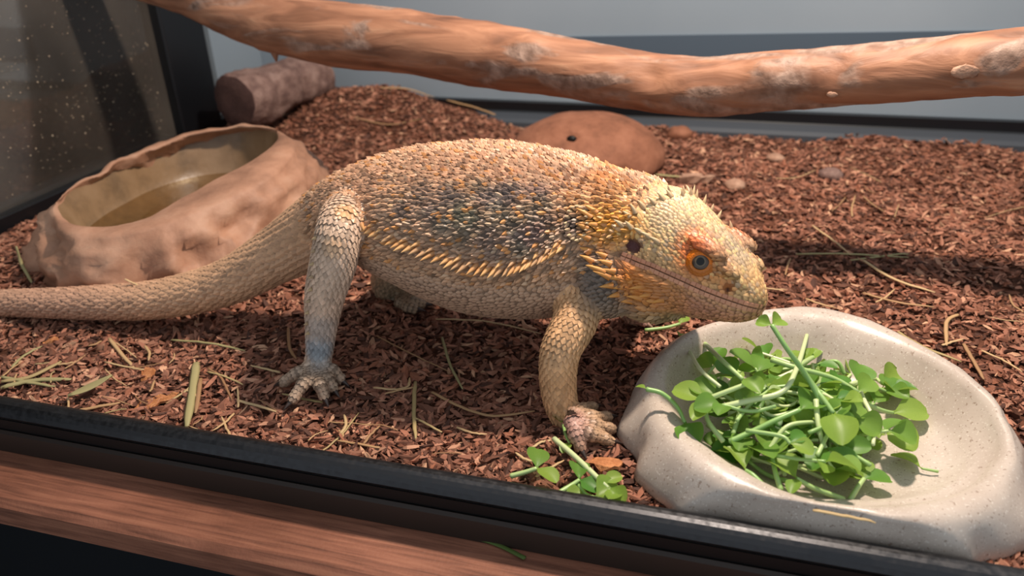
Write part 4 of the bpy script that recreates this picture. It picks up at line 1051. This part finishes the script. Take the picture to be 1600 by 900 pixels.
def sprig(path, leaves, w_=.0011, label=None, group=None, name='leafy_sprig'):
    """path: 3D points of the stem; leaves: (t along stem, direction 3D, length, roll)"""
    P = catmull(path, max(10, 6*len(path))) if len(path) > 2 else np.array([np.array(path[0])*(1-t)+np.array(path[1])*t for t in np.linspace(0, 1, 8)])
    base = P[0].copy(); root = empty(name, tuple(base)); R = np.linspace(w_, w_*.75, len(P))
    V, F = tube(P-base, R, 8); obj('stem', mesh('stem', V, F), m_stem, root)
    for t, d, ln, roll in leaves:
        i = int(round(t*(len(P)-1))); x = nrm(np.asarray(d, float)); z = np.array([0, 0, 1.]); y = nrm(np.cross(z, x)) if abs(x[2]) < .95 else np.array([0, 1., 0]); z = np.cross(x, y)
        y, z = y*cos(roll)+z*sin(roll), z*cos(roll)-y*sin(roll); q = P[i]-base-x*ln*.03
        o = bpy.data.objects.new('leaf', LEAF[rng.integers(3)]); COL.objects.link(o); o.parent = root; wk = ln*rng.uniform(.9, 1.25)
        o.matrix_local = Matrix(((x[0]*ln, y[0]*wk, z[0]*ln, q[0]), (x[1]*ln, y[1]*wk, z[1]*ln, q[1]), (x[2]*ln, y[2]*wk, z[2]*ln, q[2]), (0, 0, 0, 1)))
    tag(root, label, 'greens', group); return root
PILE = G(1195, 630, .02)
def pile_z(p):
    d = math.hypot((p[0]-PILE[0])/.062, (p[1]-PILE[1])/.058); return FLOORZ+.003+.026*max(0, 1-d**2)
def PZ(px, py, dz=0.):
    z = .02
    for _ in range(4): p = G(px, py, z); z = pile_z(p)+dz
    return G(px, py, z)
def D(px0, py0, px1, py1, z, dz=0.): 
    v = G(px1, py1, z)-G(px0, py0, z); v = nrm(v); v[2] += dz; return v
# fill of the pile: sprigs nobody could tell apart
k = 0
FG = 'green sprigs heaped in the food bowl'
def in_basin(p): 
    a = atan2(p[1]-fc[1], p[0]-fc[0]) % (2*pi); return math.hypot(p[0]-fc[0], p[1]-fc[1]) < np.interp(a, FB_TH, ri)-.012
while k < 90:
    a = rng.uniform(0, 2*pi); r_ = sqrt(rng.random()); px, py = 1192+165*r_*cos(a), 635+115*r_*sin(a)
    lv = rng.random(); z = FLOORZ+.002+lv*(pile_z(G(px, py, .015))-FLOORZ); c = G(px, py, z)
    if not in_basin(c): continue
    b = rng.uniform(0, 2*pi); L = rng.uniform(.016, .034); dv = np.array([cos(b), sin(b), rng.uniform(-.15, .25)]); s0 = c-dv*L*.5; s1 = c+dv*L*.5
    if not (in_basin(s0) and in_basin(s1)): continue
    for s_ in (s0, s1): s_[2] = min(max(s_[2], FLOORZ+.002), .045)
    mid = (s0+s1)/2+rng.normal(size=3)*.003; mid[2] = max(mid[2], FLOORZ+.002)
    up_ = np.array([0, 0, rng.uniform(0, .5)])
    lv_ = [(1, dv+up_+rng.normal(size=3)*.25, rng.uniform(.009, .0155), rng.normal()*.5)]
    if rng.random() < .75: lv_.append((.93, np.array([cos(b+1.1), sin(b+1.1), .25]), rng.uniform(.009, .014), rng.normal()*.5))
    if rng.random() < .45: lv_.append((.9, np.array([cos(b-1.0), sin(b-1.0), .3]), rng.uniform(.009, .014), rng.normal()*.5))
    sprig([s0, mid, s1], lv_, rng.uniform(.0008, .0012), ['small green sprig with a single leaf heaped in the food bowl', 'small green sprig with two leaves heaped in the food bowl', 'small green sprig with three leaves heaped in the food bowl'][len(lv_)-1], FG); k += 1
def psprig(pp, lv, label, w_=.0012, dz=.004):
    path = [PZ(q[0], q[1], dz if len(q) < 3 else q[2]) for q in pp]; out = []
    for (t, ex, ey, ln, roll, up_) in lv:
        i = int(round(t*(len(path)-1))); q = path[i]; v = G(ex, ey, q[2])-q; v = nrm(v); v[2] += up_; out.append((t, v, ln, roll))
    sprig(path, out, w_, label, FG)
psprig([(1290, 640), (1262, 590, .014), (1232, 548, .026), (1206, 508, .034)], [(1, 1184, 503, .0075, -.5, .05), (1, 1230, 496, .0085, .5, .1)], 'tall green sprig whose leaf pair stands above the bowl rim under the snout', .0014, .006)
psprig([(1205, 562), (1245, 575), (1300, 590), (1340, 612)], [(1, 1358, 600, .014, .5, .2)], 'long pale stem crossing the top of the green heap', .0014, .008)
psprig([(1250, 570), (1280, 552), (1296, 542)], [(1, 1318, 526, .017, .2, .5)], 'green sprig with a large round leaf at the back of the heap', .0013, .008)
psprig([(1110, 640), (1170, 626), (1222, 612), (1245, 575), (1262, 520, .012)], [(1, 1262, 512, .010, .6, .4), (0, 1090, 650, .012, .1, .1)], 'long curved green stem bending up through the heap', .0015, .010)
psprig([(1102, 625), (1140, 610), (1182, 594)], [(0, 1075, 618, .016, -.2, .2)], 'whitish stem in the shade of the lizard head', .0013, .012)
psprig([(1097, 533), (1125, 560), (1160, 592)], [(1, 1180, 606, .012, .1, .1)], 'pale straight stem leaning on the shaded bowl wall', .0013, .012)
psprig([(1075, 545), (1095, 578), (1125, 604)], [(0, 1068, 530, .014, .5, .3)], 'sprig with a dark leaf against the shaded bowl wall', .0011, .012)
psprig([(1010, 608, .024), (1035, 615, .018), (1058, 636, .010), (1070, 660, .006)], [(0, 1000, 604, .006, .2, .0), (1, 1084, 690, .015, .2, -.1)], 'green sprig hanging out over the side rim of the bowl', .0012, .01)
psprig([(1130, 690), (1105, 655), (1105, 628), (1118, 620)], [(1, 1078, 600, .014, -.2, .3)], 'looped green stem beside the bowl side wall', .0012, .008)
psprig([(1255, 582), (1280, 615), (1302, 645)], [(1, 1322, 690, .018, .1, -.1)], 'sprig with a broad heart shaped leaf on the front of the heap', .0014, .010)
psprig([(1275, 625), (1278, 660), (1285, 690), (1290, 700)], [(1, 1268, 724, .014, .3, -.1), (1, 1325, 716, .015, -.3, -.1)], 'sprig with two leaves hanging down the heap front', .0013, .008)
psprig([(1140, 690), (1180, 672), (1215, 655), (1250, 640)], [(1, 1270, 630, .013, .2, .2)], 'thick pale stem low on the heap front', .0014, .006)
psprig([(1190, 756), (1176, 742), (1165, 735)], [(1, 1148, 718, .015, .4, .3)], 'sprig at the heap foot with a dark cupped leaf', .0012, .001)
psprig([(1220, 766), (1212, 740), (1206, 715)], [(1, 1196, 690, .015, .2, .3), (1, 1222, 695, .012, -.2, .3)], 'sprig standing at the heap foot with paired leaves', .0013, .001)
psprig([(1318, 780), (1275, 764), (1245, 748)], [(1, 1218, 732, .015, .2, .25), (1, 1236, 768, .010, .2, .1)], 'sprig with a long pale stem on the bowl floor', .0013, .001)
psprig([(1328, 782), (1340, 762), (1350, 748)], [(1, 1340, 728, .014, .2, .2), (1, 1378, 748, .012, -.1, .1)], 'separate sprig with two leaves near the front bowl wall', .0013, .0)
psprig([(1340, 600), (1350, 625), (1366, 660), (1364, 695)], [(0, 1345, 575, .015, .4, .4)], 'sprig with a hanging stem at the side of the heap', .0012, .006)
psprig([(1330, 622), (1375, 640), (1395, 645)], [(1, 1438, 646, .017, .3, .15)], 'sprig reaching over the bowl floor with a round leaf', .0012, .004)
psprig([(1345, 640), (1370, 665), (1384, 676)], [(1, 1418, 694, .015, .2, .05)], 'sprig with a yellow green leaf on the bowl floor', .0011, .002)
psprig([(1330, 600), (1365, 592), (1380, 600)], [(1, 1402, 590, .014, .6, .3), (1, 1410, 622, .012, -.5, .2)], 'sprig with upright leaves at the far side of the heap', .0012, .006)
psprig([(1466, 737), (1440, 732)], [(1, 1410, 718, .014, .5, .15)], 'lone green leaf lying apart on the bowl floor', .0007, .0)
# greens on the bark by the rail
def gsprig(pp, lv, label, w_=.0012):
    path = [G(x, y, z) for x, y, z in pp]; out = []
    for (t, ex, ey, ln, roll, up_) in lv:
        i = int(round(t*(len(path)-1))); q = path[i]; v = nrm(G(ex, ey, q[2])-q); v[2] += up_; out.append((t, v, ln, roll))
    sprig(path, out, w_, label, 'green sprigs dropped on the bark')
gsprig([(798, 744, .004), (820, 738, .006), (838, 732, .008)], [(1, 842, 698, .014, .3, .2), (1, 872, 752, .013, -.2, .1)], 'dropped sprig with two round leaves by the black rail', .0013)
gsprig([(866, 686, .004), (900, 715, .007), (935, 748, .008), (950, 762, .006)], [(1, 968, 782, .012, .1, .0), (.8, 955, 742, .010, .3, .2)], 'dropped sprig with a long thick stem below the front foot', .0015)
gsprig([(870, 772, .004), (893, 758, .005), (905, 750, .006)], [(1, 902, 728, .012, .2, .2), (1, 930, 762, .012, .1, .1)], 'dropped sprig with crumpled leaves against the black rail', .0012)
gsprig([(900, 752, .004), (915, 772, .004), (930, 778, .005)], [(1, 952, 770, .013, .2, .2), (.5, 890, 776, .009, .1, .1)], 'dropped sprig lying flat beside the food bowl', .0011)
gsprig([(880, 662, .004), (884, 680, .005), (890, 692, .005)], [(1, 880, 705, .008, .2, .1), (0, 868, 650, .008, .2, .1)], 'small dark green sprig under the front foot', .0009)
gsprig([(1008, 516, .004), (1040, 512, .005), (1062, 506, .006)], [(1, 1070, 492, .009, .3, .4)], 'small sprig on the bark behind the bowl rim under the chin', .0012)

# ------------------------------------------------------------------ outside the glass
root = empty('side_curtain', (-.80, .55, -.30)); tag(root, 'grey brown hanging cloth panel beyond the dusty glass', 'curtain')
V = []; na, nz = 60, 14
for i in range(na):
    t = i/(na-1)
    for j in range(nz):
        u = j/(nz-1); z_ = -.3+1.3*u; y0_ = .75+.40*(min(z_, .25)-.02); V.append((-.80+.012*sin(t*14)+.006*sin(t*31+u), y0_+(1.02-y0_)*t, z_))
F = [(i*nz+j, (i+1)*nz+j, (i+1)*nz+j+1, i*nz+j+1) for i in range(na-1) for j in range(nz-1)]
me = mesh('cloth', V, F); place(me, root.location); o = obj('cloth', me, m_fabric, root); md = o.modifiers.new('t', 'SOLIDIFY'); md.thickness = .004
o = obj('curtain_rod', box(-.81, -.79, .70, 1.1, .995, 1.01, .003), m_black, root); o.location = (.80, -.55, .30)
sh = empty('shelf_unit', (-1.25, .5, -.75)); tag(sh, 'dark shelf unit in the room beyond the dusty glass', 'shelf')
for nm, b_, m_ in (('back_panel', (-1.50, -1.46, -.6, 2.2, -.75, 1.4), m_dark), ('side_panel', (-1.46, -1.1, 2.16, 2.2, -.75, 1.4), m_dark), ('side_panel', (-1.46, -1.1, -.6, -.56, -.75, 1.4), m_dark), ('shelf', (-1.46, -1.1, -.56, 2.16, -.02, .01), m_black), ('shelf', (-1.46, -1.1, -.56, 2.16, -.32, -.29), m_black), ('shelf', (-1.46, -1.1, -.56, 2.16, .33, .36), m_black), ('shelf', (-1.46, -1.1, -.56, 2.16, .72, .75), m_black)):
    o = obj(nm, box(*b_, .003), m_, sh); o.location = (1.25, -.5, .75)
for (y0, y1, z0, z1, m_, lab) in ((-.3, .6, .01, .14, m_shelf, 'dark brown box on the shelf beyond the glass'), (.65, 1.5, .01, .24, m_shelf, 'tall dark brown box on the shelf beyond the glass'), (-.3, .5, -.29, -.06, m_blue, 'dark blue box on the low shelf beyond the glass'), (.55, 1.4, -.29, -.08, m_blue, 'wide dark blue box on the low shelf beyond the glass')):
    o = obj('storage_box', box(-1.42, -1.14, y0, y1, z0, z1, .006), m_); tag(o, lab, 'box', 'boxes on the shelf unit')
o = struct('wall_left', box(-1.62, -1.55, -1, 3, -.75, 2.2), m_dark); tag(o, 'dark wall of the room behind the shelf unit', 'wall')
# dust on the pane
n = 1500; y = .36+.35*rng.random(n)**1.4; z = .02+.36*rng.random(n)**1.0; r_ = .00035+.0006*rng.random(n)**3
oct_ = np.array([(1, 0, 0), (-1, 0, 0), (0, 1, 0), (0, -1, 0), (0, 0, 1), (0, 0, -1)], float); of = np.array([(0, 2, 4), (2, 1, 4), (1, 3, 4), (3, 0, 4), (2, 0, 5), (1, 2, 5), (3, 1, 5), (0, 3, 5)])
V = (np.stack([np.full(n, XL+.0003), y, z], -1)[:, None]+oct_[None]*r_[:, None, None]).reshape(-1, 3)
o = obj('dust_specks', fastmesh('dust_specks', V, (of[None]+(np.arange(n)*6)[:, None, None]).reshape(-1), 3), m_dust, bpy.data.objects['window_1']); o['kind'] = 'stuff'
